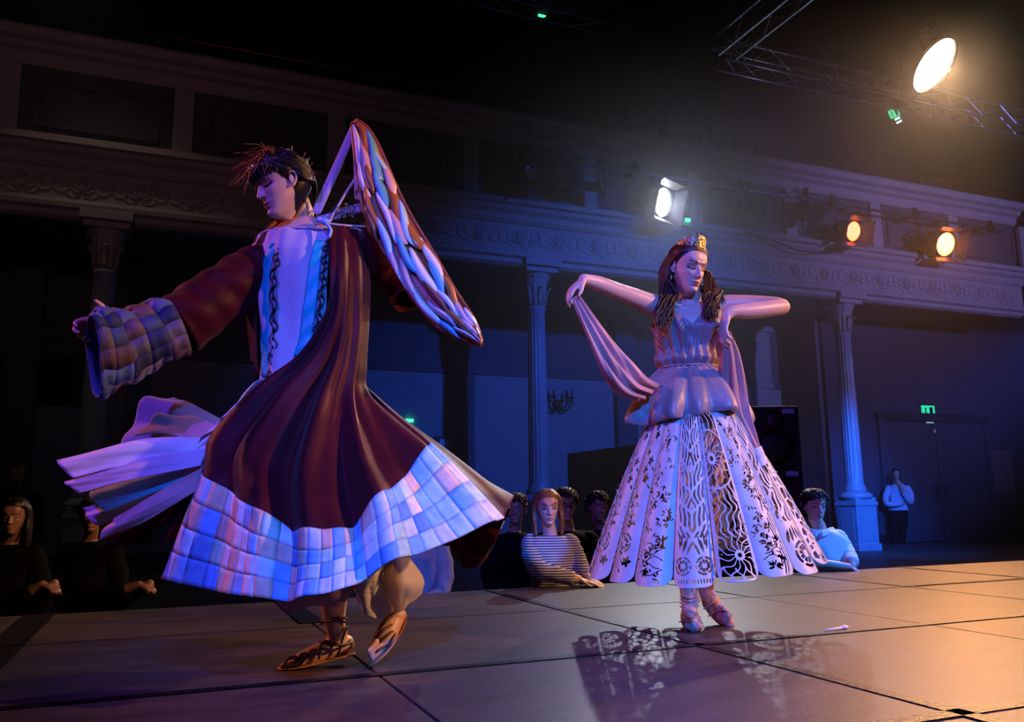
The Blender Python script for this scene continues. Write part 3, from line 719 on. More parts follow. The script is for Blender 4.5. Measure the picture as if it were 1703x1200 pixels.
# arm folded back over itself on image right
parts.append(limb(g2.pts([(1190, 514, .0), (1212, 508, -.01), (1255, 506, -.03), (1290, 507, -.06), (1300, 511, -.08)]), [.056, .049, .041, .036, .034], 26, 16))
parts.append(limb(g2.pts([(1301, 510, -.08), (1280, 513, -.12), (1245, 517, -.17), (1218, 518, -.21), (1209, 524, -.22)]), [.034, .036, .035, .026, .024], 26, 16))
w = g2(1209, 523, -.22)
parts += hand(w, g2(1200, 556, -.23)-w, g2(1230, 540, -.18)-g2(1205, 540, -.2), (.45, .5, .5, .55), -1, .92, (.4, .5))
# legs and feet
parts.append(limb(g2.pts([(1125, 730, 0), (1128, 800, -.03), (1136, 872, -.03), (1141, 930, .03), (1146, 985, .04), (1147, 1012, .03)]), [.085, .075, .055, .052, .038, .034], 30))
parts.append(limb(g2.pts([(1147, 1012, .03), (1148, 1024, -.02), (1151, 1036, -.08)]), [.034, .034, .026], 10))
parts.append(limb(g2.pts([(1170, 730, 0), (1176, 800, -.02), (1174, 872, .02), (1174, 930, .1), (1174, 978, .12), (1178, 992, .11)]), [.085, .075, .055, .052, .036, .033], 30))
parts.append(limb(g2.pts([(1178, 990, .11), (1192, 1010, .08), (1206, 1026, .05), (1213, 1033, .03)]), [.033, .032, .026, .018], 10))
V, Fc = voxel(parts, .0045, 9)
R2 = face_axes(math.radians(27), math.radians(-14), math.radians(-5)); HG = .222
tip = g2(1154, 486, -.10); chin2 = tip-R2@(np.array([0, .34, .03])*HG)
hv, hf, ht = head_mesh(chin2, R2, HG, lips=(.62, .22, .24), brow=(.13, .07, .06), lid=(.62, .42, .42))
n = len(V); V = np.vstack([V, hv]); Fc = Fc+[tuple(i+n for i in q) for q in hf]; tint = np.vstack([np.ones((n, 3)), ht])
body = mesh('body', (V, Fc), M_skin, q2, True, tint)
# hair
def hair_cap(chin, Rm, hg, line, off, m, parent, name='hair', na=72, nv=26, ridge=.008, rf=36, part=0.):
    a = np.linspace(0, 2*math.pi, na, endpoint=False); G = np.zeros((nv, na, 3))
    for i, u in enumerate(a):
        lo = line(u)
        for j in range(nv):
            t = j/(nv-1); el = lo+(1.0-lo)*(1-(1-t)**1.6); o = off*min(1, .35+t*3)+ridge*math.sin(u*rf+t*2)*(1-t*.7)
            p = scalp(u, el, o)
            if part: p[2] -= part*math.exp(-(p[0]/.03)**2)*(1 if math.sin(u) > -.3 else 0)
            G[j, i] = head_pt(chin, Rm, p, hg)
    v = G.reshape(-1, 3); f = gridfaces(na, nv, True)+[tuple(range((nv-1)*na, nv*na))]
    o = mesh(name, (v, f), m, parent, True); return o
def line2(u):
    s = math.sin(u); return float(np.interp(s, [-1, -.5, -.15, .12, .45, .75, 1], [.05, .12, .30, .50, .68, .80, .85]))
hair = hair_cap(chin2, R2, HG, line2, .045, M_hair2, q2, part=.02)
rnd = random.Random(7); paths = []
for sg, mid, end in ((1, [(1113, 478, -.02), (1106, 515, -.11), (1100, 552, -.155)], 1), (-1, [(1184, 478, -.02), (1183, 503, -.10), (1184, 530, -.16)], -1)):
    for k in range(150):
        y0 = rnd.uniform(-.34, .27); sp = rnd.uniform(-1, 1); dp = rnd.uniform(-1, 1)
        a = (sg*.03, y0, 1.03-.35*max(0, y0-.05)**1.2-.2*max(0, -y0-.1)**1.2)
        yy = y0*.55-.10; b = (sg*(.31+.02*rnd.random()), min(yy+.12, .16), .78); c = (sg*(.355+.04*rnd.random()), min(yy-.03, -.07), .52); d = (sg*(.38+.05*rnd.random()), min(yy-.02, -.03)+.02*dp, .26)
        pts = [head_pt(chin2, R2, q, HG) for q in (a, b, c, d)]
        ph = rnd.uniform(0, 6.28); L = rnd.uniform(.55, 1.08)
        tg = crom(g2.pts(mid), 8); wdt = 12 if sg > 0 else 10
        for j in range(1, 8):
            if j/7 > L: break
            q = tg[j]+SIDE*(sp*wdt*.0026+.011*math.sin(ph+j*1.7))+AWAY*(dp*.028+.010*math.cos(ph+j*1.5)); pts.append(q)
        paths.append(pts)
for k in range(26):        # curls swept back over the shoulder on image right
    sp = rnd.uniform(0, 1); st = head_pt(chin2, R2, (-.36, -.12, .35+.2*sp), HG); ph = rnd.uniform(0, 6)
    e = [(1181+7*sp, 460+10*sp, .0), (1186+9*sp, 474+9*sp, -.03), (1192+10*sp, 484+12*sp, -.05), (1192+9*sp+rnd.uniform(-2, 12), 494+16*sp, -.06)]
    paths.append([st]+[p+SIDE*.006*math.sin(ph+j)+UP*.005*math.cos(ph+j) for j, p in enumerate(g2.pts(e))])
for k in range(70):
    sp = rnd.uniform(-1, 1); dp = rnd.uniform(-1, 1); ph = rnd.uniform(0, 6)
    e = [(1175+3*sp, 455, .02), (1177+5*sp, 474, -.03), (1180+7*sp, 500, -.10), (1182+9*sp, 522+10*rnd.random(), -.15)]
    paths.append([head_pt(chin2, R2, (-.30, .0, .55), HG)]+[p+SIDE*.006*math.sin(ph+j*1.7)+AWAY*.016*dp for j, p in enumerate(g2.pts(e))])
locks('hair_locks', paths, .0046, .0026, M_hair2, hair, 24)
er = head_pt(chin2, R2, (.355, -.03, .36), HG)
mesh('earring', join(tube([er, er-UP*.012], .0012, 5), ball(er-UP*.018, .006), ball(er-UP*.028, .004)), M_bead, q2, True)
# tiara
def crown_val(s, t):       # s -1..1 along the band, t 0..1 upwards
    top = .42+.55*np.cos(s*1.45)**2-.05*np.abs(np.sin(s*26)); v = np.minimum(top-t, .5)
    hole = np.sin(s*34+2.2*np.sin(t*9))*np.sin(t*17+s*5)-.35; return np.minimum(v, np.where((t < .12) | (t > top-.10), 1, -hole))
sx_ = np.linspace(-1, 1, 130); ty = np.linspace(0, 1, 30); SS, TT = np.meshgrid(sx_, ty); cv, cf = march(crown_val(SS, TT), sx_, ty)
def crown_pt(s, t, o=0.):
    u = math.pi/2-s*1.9; r = .285+o-.03*t; return head_pt(chin2, R2, (r*math.cos(u)*1.02, -.03+r*1.12*math.sin(u), .86+.30*t+.035*(math.sin(u)-.4)), HG)
cr = mesh('crown', ([crown_pt(s, t) for s, t in cv], cf), M_crown, q2, True); solid(cr, .003)
mesh('crown_rim', tube([crown_pt(s, .04, .006) for s in np.linspace(-1, 1, 50)], .0035, 6), M_crown, cr, True)
for s in np.linspace(-.85, .85, 9):
    t = .42+.55*math.cos(s*1.45)**2; a = crown_pt(s, t-.06); b = crown_pt(s, t+.12)
    mesh('crown_bead', join(tube([a, b], .001, 5), ball(b, .0038)), M_bead, cr, True)
# bodice
ph = np.linspace(0, 2*math.pi, 120, endpoint=False)
tops = np.interp(np.degrees(ph), [0, 30, 48, 58, 68, 80, 94, 108, 118, 128, 136, 152, 180, 212, 240, 270, 300, 330, 360], [546, 533, 508, 504, 512, 530, 548, 536, 522, 508, 508, 533, 546, 522, 503, 512, 503, 522, 546])
G = np.zeros((44, 120, 3))
for i, a in enumerate(ph):
    for j in range(44):
        t = j/43; y = 614+(tops[i]-614)*t
        rx = np.interp(y, TY, TRX)+.009; ry = np.interp(y, TY, TRY)+.011
        bust = .028*math.exp(-((y-548)/22)**2)*(math.exp(-((math.degrees(a)-62)/20)**2)+math.exp(-((math.degrees(a)-118)/20)**2))
        blouse = .022*math.exp(-((y-600)/10)**2)
        da = a-1.62; f = .0075*math.sin(da*(26-15*t)+2.2*t*(1 if da > 0 else -1)+math.sin(da*3))*(.45+.55*math.sin(math.pi*min(1, t*1.1)))+.004*math.sin(a*8-t*12)
        G[j, i] = g2(1147, y, 0)+SIDE*math.cos(a)*(rx+f+blouse)-AWAY*math.sin(a)*(ry+f+bust+blouse)
sheet('bodice', G, M_silk, q2, .004, wrap=True)
# belt cord and peplum
mesh('waist_cord', tube([p for p in ring(1146, 612, .133, .105, 48)]+[ring(1146, 612, .133, .105, 48)[0]], .006, 8), M_silk, q2, True)
PY = [612, 620, 636, 656, 676, 692, 698, 694, 684]; PRX = [.126, .150, .180, .212, .238, .246, .232, .205, .18]; PRY = [.098, .12, .15, .18, .20, .205, .195, .17, .15]
G = np.zeros((46, 160, 3)); tt = np.linspace(0, 1, 46); yy_ = crom(np.array(PY, float), 46); rx_ = crom(np.array(PRX), 46); ry_ = crom(np.array(PRY), 46)
for i, a in enumerate(np.linspace(0, 2*math.pi, 160, endpoint=False)):
    fo = .8*math.sin(a*7+.9*math.sin(a*2))+.45*math.sin(a*13+1+math.sin(a*3))+.35*math.sin(a*4+2)
    for j in range(46):
        t = tt[j]; am = .032*min(1, t*1.6)
        y = yy_[j]+t*(9*math.sin(a*3+.8)+5*math.sin(a*5))+(6 if math.cos(a) < 0 else 0)*t*abs(math.cos(a))
        G[j, i] = g2(1146, y, 0)+SIDE*math.cos(a)*(rx_[j]+fo*am)-AWAY*math.sin(a)*(ry_[j]+fo*am)+UP*.004*math.sin(a*31)*(1-t)
sheet('peplum', G, M_silk, q2, .004, wrap=True)
# scarves
sc1 = g2.net([[(951, 499, -.34), (954, 495, -.34), (958, 492, -.34), (963, 490, -.34)], [(966, 538, -.33), (973, 533, -.34), (981, 529, -.33), (989, 524, -.32)], [(986, 586, -.30), (997, 580, -.32), (1009, 573, -.30), (1021, 564, -.28)],
              [(1004, 626, -.26), (1019, 619, -.29), (1035, 610, -.27), (1052, 599, -.24)], [(1026, 652, -.20), (1042, 646, -.24), (1058, 638, -.22), (1076, 627, -.18)], [(1064, 664, -.1), (1074, 658, -.14), (1086, 650, -.13), (1098, 640, -.1)]], 40, 60,
              lambda u, v: .010*np.sin(2*math.pi*(u*3.2+.15*np.sin(v*5)))*np.clip(v*2, .2, 1)+.004*np.sin(2*math.pi*(u*7+v)))
sheet('scarf', sc1, M_scarf, q2, .003)
sc2 = g2.net([[(1200, 552, -.23), (1204, 554, -.24), (1208, 553, -.24), (1213, 550, -.23)], [(1197, 590, -.17), (1207, 590, -.19), (1217, 588, -.19), (1228, 585, -.17)], [(1192, 634, -.10), (1208, 636, -.12), (1224, 637, -.13), (1239, 638, -.11)],
              [(1202, 682, -.08), (1217, 685, -.10), (1232, 687, -.11), (1246, 688, -.1)], [(1228, 724, -.1), (1237, 724, -.12), (1247, 722, -.13), (1256, 720, -.12)], [(1248, 756, -.16), (1254, 754, -.18), (1260, 751, -.18), (1267, 748, -.17)]], 34, 60,
              lambda u, v: .009*np.sin(2*math.pi*(u*2.6+.2*np.sin(v*4)))*np.clip(v*3, .2, 1)+.003*np.sin(2*math.pi*(u*6+v)))
sheet('scarf', sc2, M_scarf, q2, .003)
sheet('scarf_end', g2.net([[(1246, 748, -.17), (1256, 745, -.19), (1266, 742, -.18)], [(1254, 764, -.2), (1263, 761, -.22), (1272, 756, -.21)], [(1260, 777, -.22), (1268, 775, -.235), (1277, 770, -.225)]], 12, 16), mat('white_cuff', '#e6ddd6', .5), q2, .004)
mesh('tassel', join(*[tube(g2.pts([(1264+k*2, 774, -.225), (1268+k*2, 782, -.225), (1270+k*1.6, 792, -.225)]), [.004, .004, .0015], 5) for k in range(5)]), mat('tassel_brown', '#6b3c22', .6), q2, True)
sheet('scarf_twist', g2.net([[(1197, 556, -.22), (1203, 557, -.23)], [(1191, 575, -.17), (1202, 578, -.19)], [(1193, 592, -.14), (1198, 594, -.15)]], 8, 14), mat('gold_cloth', '#b58a5a', .4), q2, .004)
# --- skirt of cut panels
HW, PL = .083, .86
def leaf(X, T, x, t, a, L, w):
    p = (X-x)*math.cos(a)+(T-t)*math.sin(a); q = -(X-x)*math.sin(a)+(T-t)*math.cos(a)
    return np.where(np.abs(p) < L, w*(1-(p/L)**2)-np.abs(q), -.01)
def wheel(X, T, x, t, r, n=9):
    R_ = np.hypot(X-x, T-t); A_ = np.arctan2(T-t, X-x)
    seg = np.minimum(np.minimum(R_-.32*r, .74*r-R_), (np.abs(np.sin(A_*n/2))-.30)*r*.5)
    rim = np.minimum(np.minimum(R_-.86*r, 1.1*r-R_), (np.abs(np.sin(A_*n/4+.4))-.25)*r*.5); return np.maximum(seg, rim), R_
def sun(X, T, x, t, r0, r1, n=14, wob=.35):
    R_ = np.hypot(X-x, T-t); A_ = np.arctan2(T-t, X-x); w_ = np.sin(A_*n/2+wob*n*.5*np.sin((R_-r0)*75)*.5)
    rays = np.minimum(np.minimum((.34-.16*(R_-r0)/(r1-r0)-np.abs(w_))*R_*.8, r1-R_), R_-r0*.9)
    return np.maximum(rays, np.minimum(r0-R_, R_-r0*.45))
def frame(X, T, b): return np.minimum(np.minimum(HW*.97-np.abs(X), T-.0), PL-T)-b
def outline(X, T):
    r = .04; qx = np.abs(X)-(HW*.985-r); qt = T-(PL-.006-r)
    return -np.where((qx > 0) & (qt > 0), np.hypot(np.maximum(qx, 0), np.maximum(qt, 0))-r, np.maximum(qx, qt)-r)
def p_sprig(X, T, seed=1, half=False):
    r = random.Random(seed); h = np.full(X.shape, -.01)
    for k in range(48):
        x, t, a = r.uniform(-.06, .06), .04+k*.0165+r.uniform(-.01, .01), r.uniform(0, 3.1)
        for j in range(r.randint(3, 6)):
            b = a+j*.8+r.uniform(-.2, .2); L = r.uniform(.008, .015); h = np.maximum(h, leaf(X, T, x+math.cos(b)*.017, t+math.sin(b)*.017, b, L, L*.34))
    for k in range(5):
        y0 = .70+k*.026; h = np.maximum(h, np.minimum(.0022-np.abs(T-y0-.01*np.sin(X*70+k*2)), .045-np.abs(X+.01*(k % 2))))
    if half:
        v = np.sin(2*math.pi*(X/.016+.6*np.sin(T*23)+.3*np.sin(T*51+1)))+.1; h = np.maximum(h, np.minimum(np.minimum(v*.004, X-.012), np.minimum(.068-X, (np.sin(T*47+X*60)+.7)*.01)))
    return h
def p_filigree(X, T):
    a = np.abs(X); v = np.sin(2*math.pi*(a/.022+.50*np.sin(2*math.pi*T/.21)+.22*np.sin(2*math.pi*T/.083+1)))+.12
    gate = np.sin(2*math.pi*T/.085+a*60)+.86; h = np.minimum(np.minimum(v*.004, gate*.01), np.minimum(np.minimum(.069-a, T-.13), .67-T))
    for t, r in ((.075, .028),): 
        R_ = np.hypot(a-.034, T-t); h = np.maximum(h, np.minimum(r*.8-R_, np.hypot(a-.040, T-t+.004)-r*.62))
    for q in range(5): h = np.maximum(h, leaf(X, T, 0+(q-2)*.012, .03+.006*abs(q-2), 1.57-(q-2)*.35, .014, .0035))
    w_, R_ = wheel(a, T, .042, .775, .032); h = np.where(R_ < .040, np.maximum(w_, -.002), h)
    for q in range(6): h = np.maximum(h, leaf(a, T, .008+.010*q, .70-.006*q+.02*(q % 2), 1.1+.1*q, .026, .0045))
    for q in range(7): h = np.maximum(h, leaf(a, T, .004+.011*q, .832, 1.5, .012, .003))
    return h
def p_sun(X, T):
    s = -frame(X, T, .0135); s = np.maximum(s, sun(X, T, -.03, .36, .026, .105)); R_ = np.hypot(X+.03, T-.36); s = np.maximum(s, .0035-np.abs(R_-.128))
    s = np.maximum(s, sun(X, T, .012, .755, .02, .10, 13)); s = np.maximum(s, sun(X, T, .045, .09, .022, .08, 12))
    fl = np.abs(np.sin(math.pi*(X/.030+.55*np.sin(2*math.pi*T/.15)+.25*np.sin(2*math.pi*T/.065)))); s = np.maximum(s, np.where((T > .47) & (T < .69), (.34-fl)*.008, -.01))
    s = np.maximum(s, np.where((T < .24), (.26-np.abs(np.sin(math.pi*(X/.045-T/.07+.3*np.sin(T*60)))))*.008, -.01))
    s = np.maximum(s, np.where(T > .80, (.22-np.abs(np.sin(math.pi*(X/.04+.35*np.sin(T*80)))))*.008, -.01))
    return -s
def p_wave(X, T, ph=0.):
    v = np.sin(2*math.pi*(X/.027+.45*np.sin(2*math.pi*T/.19+ph)+.2*np.sin(2*math.pi*T/.075)))+.15; gate = np.sin(2*math.pi*T/.10+X*60+ph)+.85
    h = np.minimum(np.minimum(v*.004, gate*.01), np.minimum(np.minimum(.068-np.abs(X), T-.04), .64-T))
    w_, R_ = wheel(X, T, .0, .775, .05, 10); h = np.where(R_ < .060, np.maximum(w_, -.002), h)
    for q in range(6): h = np.maximum(h, leaf(X, T, -.055+.02*q, .685+.008*abs(q-2), 1.9-.15*q, .032, .007))
    return h
def p_cells(X, T, seed=3, n=150):
    r = np.random.RandomState(seed); px_ = r.uniform(-.09, .09, n); pt = r.uniform(-.02, .9, n)
    D_ = np.sort(np.sqrt((X[..., None]-px_)**2+((T[..., None]-pt)*.75)**2), -1); h = D_[..., 1]-D_[..., 0]-.0065
    return np.minimum(h, frame(X, T, .009))
def p_flower(X, T):
    h = np.full(X.shape, -.01); r = random.Random(5)
    for k in range(20):
        x, t = r.uniform(-.045, .045), .05+k*.038
        for j in range(5): h = np.maximum(h, leaf(X, T, x+math.cos(j*1.257)*.013, t+math.sin(j*1.257)*.013, j*1.257, .012, .0068))
        h = np.maximum(h, leaf(X, T, x+.03*(-1)**k, t+.035, .8, .016, .005))
    w_, R_ = wheel(X, T, 0, .70, .04); return np.where(R_ < .05, w_, h)
NX, NY = 58, 270; xs = np.linspace(-HW, HW, NX); ts = np.linspace(0, PL, NY); XX, TT = np.meshgrid(xs, ts)
def flat(h): return march(np.minimum(outline(XX, TT), -h), xs, ts)
KINDS = {'sprig': flat(p_sprig(XX, TT)), 'tree': flat(p_sprig(XX, TT, 8, True)), 'filigree': flat(p_filigree(XX, TT)), 'sun': flat(p_sun(XX, TT)), 'wave': flat(p_wave(XX, TT)), 'cells': flat(p_cells(XX, TT)), 'cells2': flat(p_cells(XX, TT, 9, 90)), 'flower': flat(p_flower(XX, TT))}
c0, c1 = g2(1149, 640, 0), g2(1171, 943, 0)
skirt = link(bpy.data.objects.new('skirt', None)); skirt.location = c0; skirt.matrix_basis = Matrix.Translation(Vector(c0)); setp(skirt, q2)
skirt.parent = q2; skirt.matrix_parent_inverse = q2.matrix_basis.inverted()
def skirt_pt(phi, t, o=0., lift=0.):
    r = .112+(.478-.112)*(t**.96)+.012*math.sin(math.pi*t)+o; c = c0+(c1-c0)*t
    return c+SIDE*r*math.sin(phi)-AWAY*r*math.cos(phi)+UP*t*(.035*math.sin(phi)-.022*math.cos(phi)+lift)
ORDER = {-97: 'cells2', -77: 'flower', -57: 'flower', -37: 'sprig', -17: 'filigree', 3: 'sun', 23: 'tree', 43: 'wave', 63: 'cells', 83: 'cells2'}
NP = 18
mesh('waistband', tube([skirt_pt(a, .0, .004) for a in np.linspace(0, 2*math.pi, 50)], .012, 6), M_cut, q2)
for k in range(NP):
    a = -97+20*k; kind = ORDER.get(a, ('wave', 'sprig', 'filigree', 'cells')[k % 4]); fv, ff = KINDS[kind]
    phc = math.radians(a); hw = math.radians(10)*.985; rr = random.Random(k); tw = rr.uniform(-.010, .010); lf = rr.uniform(-.012, .006)
    v3 = []
    for x, t in fv:
        s = x/HW; tt_ = t/PL
        v3.append(skirt_pt(phc+s*hw, tt_, .032*(1-s*s)*tt_+tw*s*tt_-.012*tt_+.006*(k % 2)*tt_, lf))
    o = mesh('skirt_panel', (v3, ff), M_cut, q2, False); solid(o, .0028, 1.)
    for j in range(5):
        t_ = rr.uniform(.15, .95); s_ = rr.uniform(-.9, .9); mesh('sequin', ball(skirt_pt(phc+s_*hw, t_, .016, lf), .0034, 6, 5), M_bead, q2, True)
bpy.data.objects.remove(skirt)
# slippers
def slipper(pts, rad, opening, name='slipper'):
    v, f = voxel([limb(pts, rad, 16, 14)]+opening, .004, 4); return mesh(name, (v, f), M_slip, q2, True)
s1 = slipper(g2.pts([(1146, 1021, .05), (1148, 1029, -.01), (1151, 1036, -.07), (1153, 1041, -.115)]), [.036, .040, .040, .026], [ball(g2(1154, 1041, -.10), (.042, .04, .018))])
s2 = slipper(g2.pts([(1180, 1001, .12), (1192, 1014, .085), (1204, 1027, .055), (1213, 1036, .035)]), [.034, .038, .036, .022], [])
for sl, pp in ((s1, [(1133, 1024, -.02), (1148, 1016, -.05), (1164, 1026, -.03)]), (s1, [(1130, 1034, -.07), (1150, 1027, -.10), (1168, 1036, -.08)]), (s2, [(1170, 1012, .07), (1188, 1002, .06), (1203, 1010, .07)]), (s2, [(1178, 1024, .05), (1200, 1014, .03), (1216, 1022, .05)])):
    mesh('pleat', tube(crom(g2.pts(pp), 14), .006, 6, .6), M_slip, sl, True)
for k in range(4):
    y = 990+k*6; mesh('ankle_tie', tube(crom(g2.pts([(1131, y, .04), (1147, y+4, -.005), (1163, y-2, .04), (1147, y+2, .09), (1131, y, .04)]), 24), .0035, 5), M_slip, q2, True)
# ================================================================== dancer with the wing, swirling coat
g1 = Fig(2.88)
M_coat = mat('burgundy_velvet', '#460c15', .5, var=.3, scale=7, sheen=.05, bump=.12, bscale=50, spec=.1)
M_tunic = mat('lavender_tunic', '#c2b6cf', .7, var=.05, scale=20, bump=.12, bscale=160)
M_turq = mat('turquoise_band', '#12b2c8', .5, var=.15, scale=25, bump=.2, bscale=50)
M_emb = mat('black_embroidery', '#0d1420', .5, var=.3)
M_hair1 = mat('dark_hair', '#1b1213', .35, var=.4, scale=40, spec=.6)
M_sandal = mat('sandal_leather', '#3a1f17', .5, var=.2)
M_sole = mat('sandal_sole', '#b5794a', .6, var=.15)
PATCH = [mat('patch_%s' % n_, c, .7, var=.18, scale=30, bump=.1, bscale=90) for n_, c in (('sky', '#7fb6e6'), ('ice', '#d3e4f0'), ('peach', '#e6bba2'), ('denim', '#5a90cc'), ('sage', '#a9ccbc'), ('cream', '#f0e2d8'), ('blue', '#6aa4ec'), ('rose', '#d4a89c'), ('silver', '#c0cadc'))]
M_hem = mat('hem_lining', '#56749c', .8, var=.1)
foot = on_z(540, 1108); q1 = empty('person', foot, 'dancer with a feathered wing in a swirling burgundy coat with patchwork hem', 'person')
S1 = 482.
BY = [366, 376, 392, 430, 480, 540, 600, 660, 720, 780]; BX = [508, 507, 506, 506, 507, 508, 512, 516, 520, 524]
BRX = [.055, .09, .145, .160, .158, .148, .142, .165, .19, .2]; BRY = [.05, .07, .09, .115, .12, .115, .115, .135, .16, .17]
def tring(y, o=0., n=40):
    return ring(np.interp(y, BY, BX), y, np.interp(y, BY, BRX)+o, np.interp(y, BY, BRY)+o, n, 0., g1)
def tun(px, y, o=0.):
    rx = np.interp(y, BY, BRX)+o; ry = np.interp(y, BY, BRY)+o; x = (px-np.interp(y, BY, BX))/S1
    return g1(px, y, -ry*math.sqrt(max(0.02, 1-(x/rx)**2)))
parts = [loft([tring(y) for y in BY][::-1])]
parts.append(limb(g1.pts([(507, 392, .03), (504, 372, .02), (496, 348, .0), (488, 325, -.01)]), [.066, .054, .050, .048]))
parts.append(limb(g1.pts([(440, 425, .0), (400, 455, -.04), (340, 505, -.12), (300, 527, -.17), (245, 541, -.25), (194, 546, -.31)]), [.058, .052, .043, .038, .034, .024], 34, 14))
w = g1(194, 546, -.31)
parts += hand(w, -SIDE*1.0+UP*.05-AWAY*.15, -AWAY*.6-UP*.5+SIDE*.1, (.8, .95, 1., 1.), 1, .98, (1.35, .1))
parts.append(limb(g1.pts([(590, 405, .04), (620, 425, .09), (652, 450, .17), (664, 466, .2), (688, 472, .24)]), [.058, .05, .042, .036, .025], 24, 14))
w = g1(688, 472, .24); parts += hand(w, UP*.7-SIDE*.1, -AWAY, (.5, .5, .55, .6), 1, .9)
parts.append(limb(g1.pts([(505, 740, 0), (530, 830, -.05), (548, 920, -.05), (553, 975, .0), (556, 1030, .02), (562, 1060, .03)]), [.09, .075, .056, .054, .037, .033], 30))
parts.append(limb(g1.pts([(575, 1070, .05), (560, 1072, .03), (528, 1086, .0), (497, 1098, -.02)]), [.030, .034, .032, .024], 14))
for k in range(5):
    dx, dz = k*5.5, k*.016
    parts.append(limb(g1.pts([(500+dx*.8, 1099-k*.4, -.035+dz), (482+dx, 1104-k*.6, -.045+dz), (470+dx*1.1, 1107-k*.8, -.05+dz)]), [.0105, .0095, .008] if k else [.014, .0125, .0105], 8, 8))
parts.append(limb(g1.pts([(560, 740, .05), (585, 830, .02), (612, 915, .0), (640, 965, .07), (652, 1005, .08), (657, 1022, .07)]), [.09, .075, .056, .054, .037, .033], 30))
parts.append(limb(g1.pts([(662, 1024, .09), (652, 1036, .06), (640, 1060, .03), (628, 1082, .01)]), [.030, .036, .038, .028], 14))
for k in range(5):
    parts.append(limb(g1.pts([(630-k*2.0+4, 1080-k*3.5, .01-k*.012), (622-k*2.2+4, 1092-k*4, .0-k*.013), (616-k*2+4, 1101-k*5, -.005-k*.014)]), [.0105, .0095, .008] if k else [.014, .0125, .0105], 8, 8))
V, Fc = voxel(parts, .0045, 4)
R1 = face_axes(math.radians(-50), math.radians(-19), math.radians(4)); HG1 = .224
tip = g1(451, 360, -.12); chin1 = tip-R1@(np.array([0, .34, .03])*HG1)
hv, hf, ht = head_mesh(chin1, R1, HG1, lips=(.55, .18, .22), brow=(.12, .07, .07), lid=(.55, .22, .24))
n = len(V); V = np.vstack([V, hv]); Fc = Fc+[tuple(i+n for i in q) for q in hf]
mesh('body', (V, Fc), M_skin, q1, True, np.vstack([np.ones((n, 3)), ht]))
# hair with fringe, braid and flyaways
def line1(u):
    s = math.sin(u); return float(np.interp(s, [-1, -.6, -.25, .0, .2, .5, .8, 1], [.02, .06, .20, .46, .48, .62, .76, .80]))
hair = hair_cap(chin1, R1, HG1, line1, .055, M_hair1, q1, ridge=.010, rf=30)
rnd = random.Random(11); paths = []
hp = lambda *p: head_pt(chin1, R1, p, HG1)
for k in range(230):      # fringe and front hair brushed forward
    x = rnd.uniform(-.30, .30); j = rnd.uniform(-.02, .03)
    e = .60+.05*abs(x)/.3+rnd.uniform(-.05, .05)
    paths.append([hp(x*.35, rnd.uniform(-.2, .1), 1.055+j*.5), hp(x*.8, .23, 1.0+j*.5-.08*(x/.3)**2), hp(x, .44-.25*(x/.3)**2+j*.5, .83), hp(x*1.08+rnd.uniform(-.03, .03), .43-.28*(x/.3)**2+j, e+.08), hp(x*1.1+rnd.uniform(-.03, .03), .42-.26*(x/.3)**2+rnd.uniform(0, .02), e)])
for k in range(170):      # hair swept back to the nape
    sg = rnd.choice((-1, 1)); z = rnd.uniform(.62, .98); j = rnd.uniform(-.01, .03)
    paths.append([hp(sg*.05, .10-.4*rnd.random(), 1.05+j*.5), hp(sg*(.33+j), .0-.2*(1-z), z-.06+.08*rnd.random()), hp(sg*(.365+j), -.25, z-.2), hp(sg*(.20+j), -.44-j, .40+.2*rnd.random()), hp(sg*.08, -.42, .12), hp(sg*.06+rnd.uniform(-.04, .04), -.36, -.12+rnd.uniform(-.06, .05))])
for k in range(80):       # hair combed over the temples and above the ears
    sg = rnd.choice((-1, 1)); q = rnd.random(); j = rnd.uniform(0, .02)
    paths.insert(0, [hp(sg*.10, .20-.2*q, 1.05), hp(sg*(.31+j), .19-.15*q, .84+.05*q), hp(sg*(.37+j), .05-.1*q, .70+.10*q), hp(sg*(.375+j), -.18, .62+.12*q), hp(sg*(.28+j), -.42, .50+.1*q), hp(sg*.12, -.50, .36)])
for k in range(110):       # flyaways thrown towards image left and the crown
    a = rnd.uniform(.2, 2.9); el = rnd.uniform(.72, .98); p = scalp(a, el, .06); d_ = np.array([rnd.uniform(-.2, .2), rnd.uniform(.05, .5), rnd.uniform(-.3, .14)])*rnd.uniform(.4, 1.1)
    q = np.array(p); paths.append([hp(*q), hp(*(q+d_*.4+np.array([0, 0, .06]))), hp(*(q+d_*.8+np.array([0, 0, .03]))), hp(*(q+d_*1.2))])
for k in range(26):       # short ends around the crown and nape
    a = rnd.uniform(3.2, 6.2); el = rnd.uniform(.5, .98); p = np.array(scalp(a, el, .05)); o = p-np.array([0, 0, .5]); o /= np.linalg.norm(o)
    paths.append([hp(*p), hp(*(p+o*.05)), hp(*(p+o*.10+np.array([0, 0, .03])))])
fine = paths[480:]
locks('hair_locks', paths[:480], .0040, .0022, M_hair1, hair, 16)
M_fly = mat('rim_lit_hair', '#8a4a28', .4, var=.3, scale=40)  # orange rim light put into the colour of the loose strands
locks('loose_strands', fine, .0017, .0007, M_fly, hair, 10, 4)
tail = []
for k in range(50):       # hair falling over the far shoulder
    s_ = rnd.uniform(-1, 1); tail.append([hp(-.2, -.25, .2), g1(487, 360, .02), g1(462+6*s_, 372+5*s_, -.03), g1(446+9*s_, 392+6*s_, -.06), g1(432+12*s_+rnd.uniform(-5, 3), 414+9*rnd.random(), -.05)])
locks('shoulder_hair', tail, .0035, .0012, M_fly, hair, 14, 4)
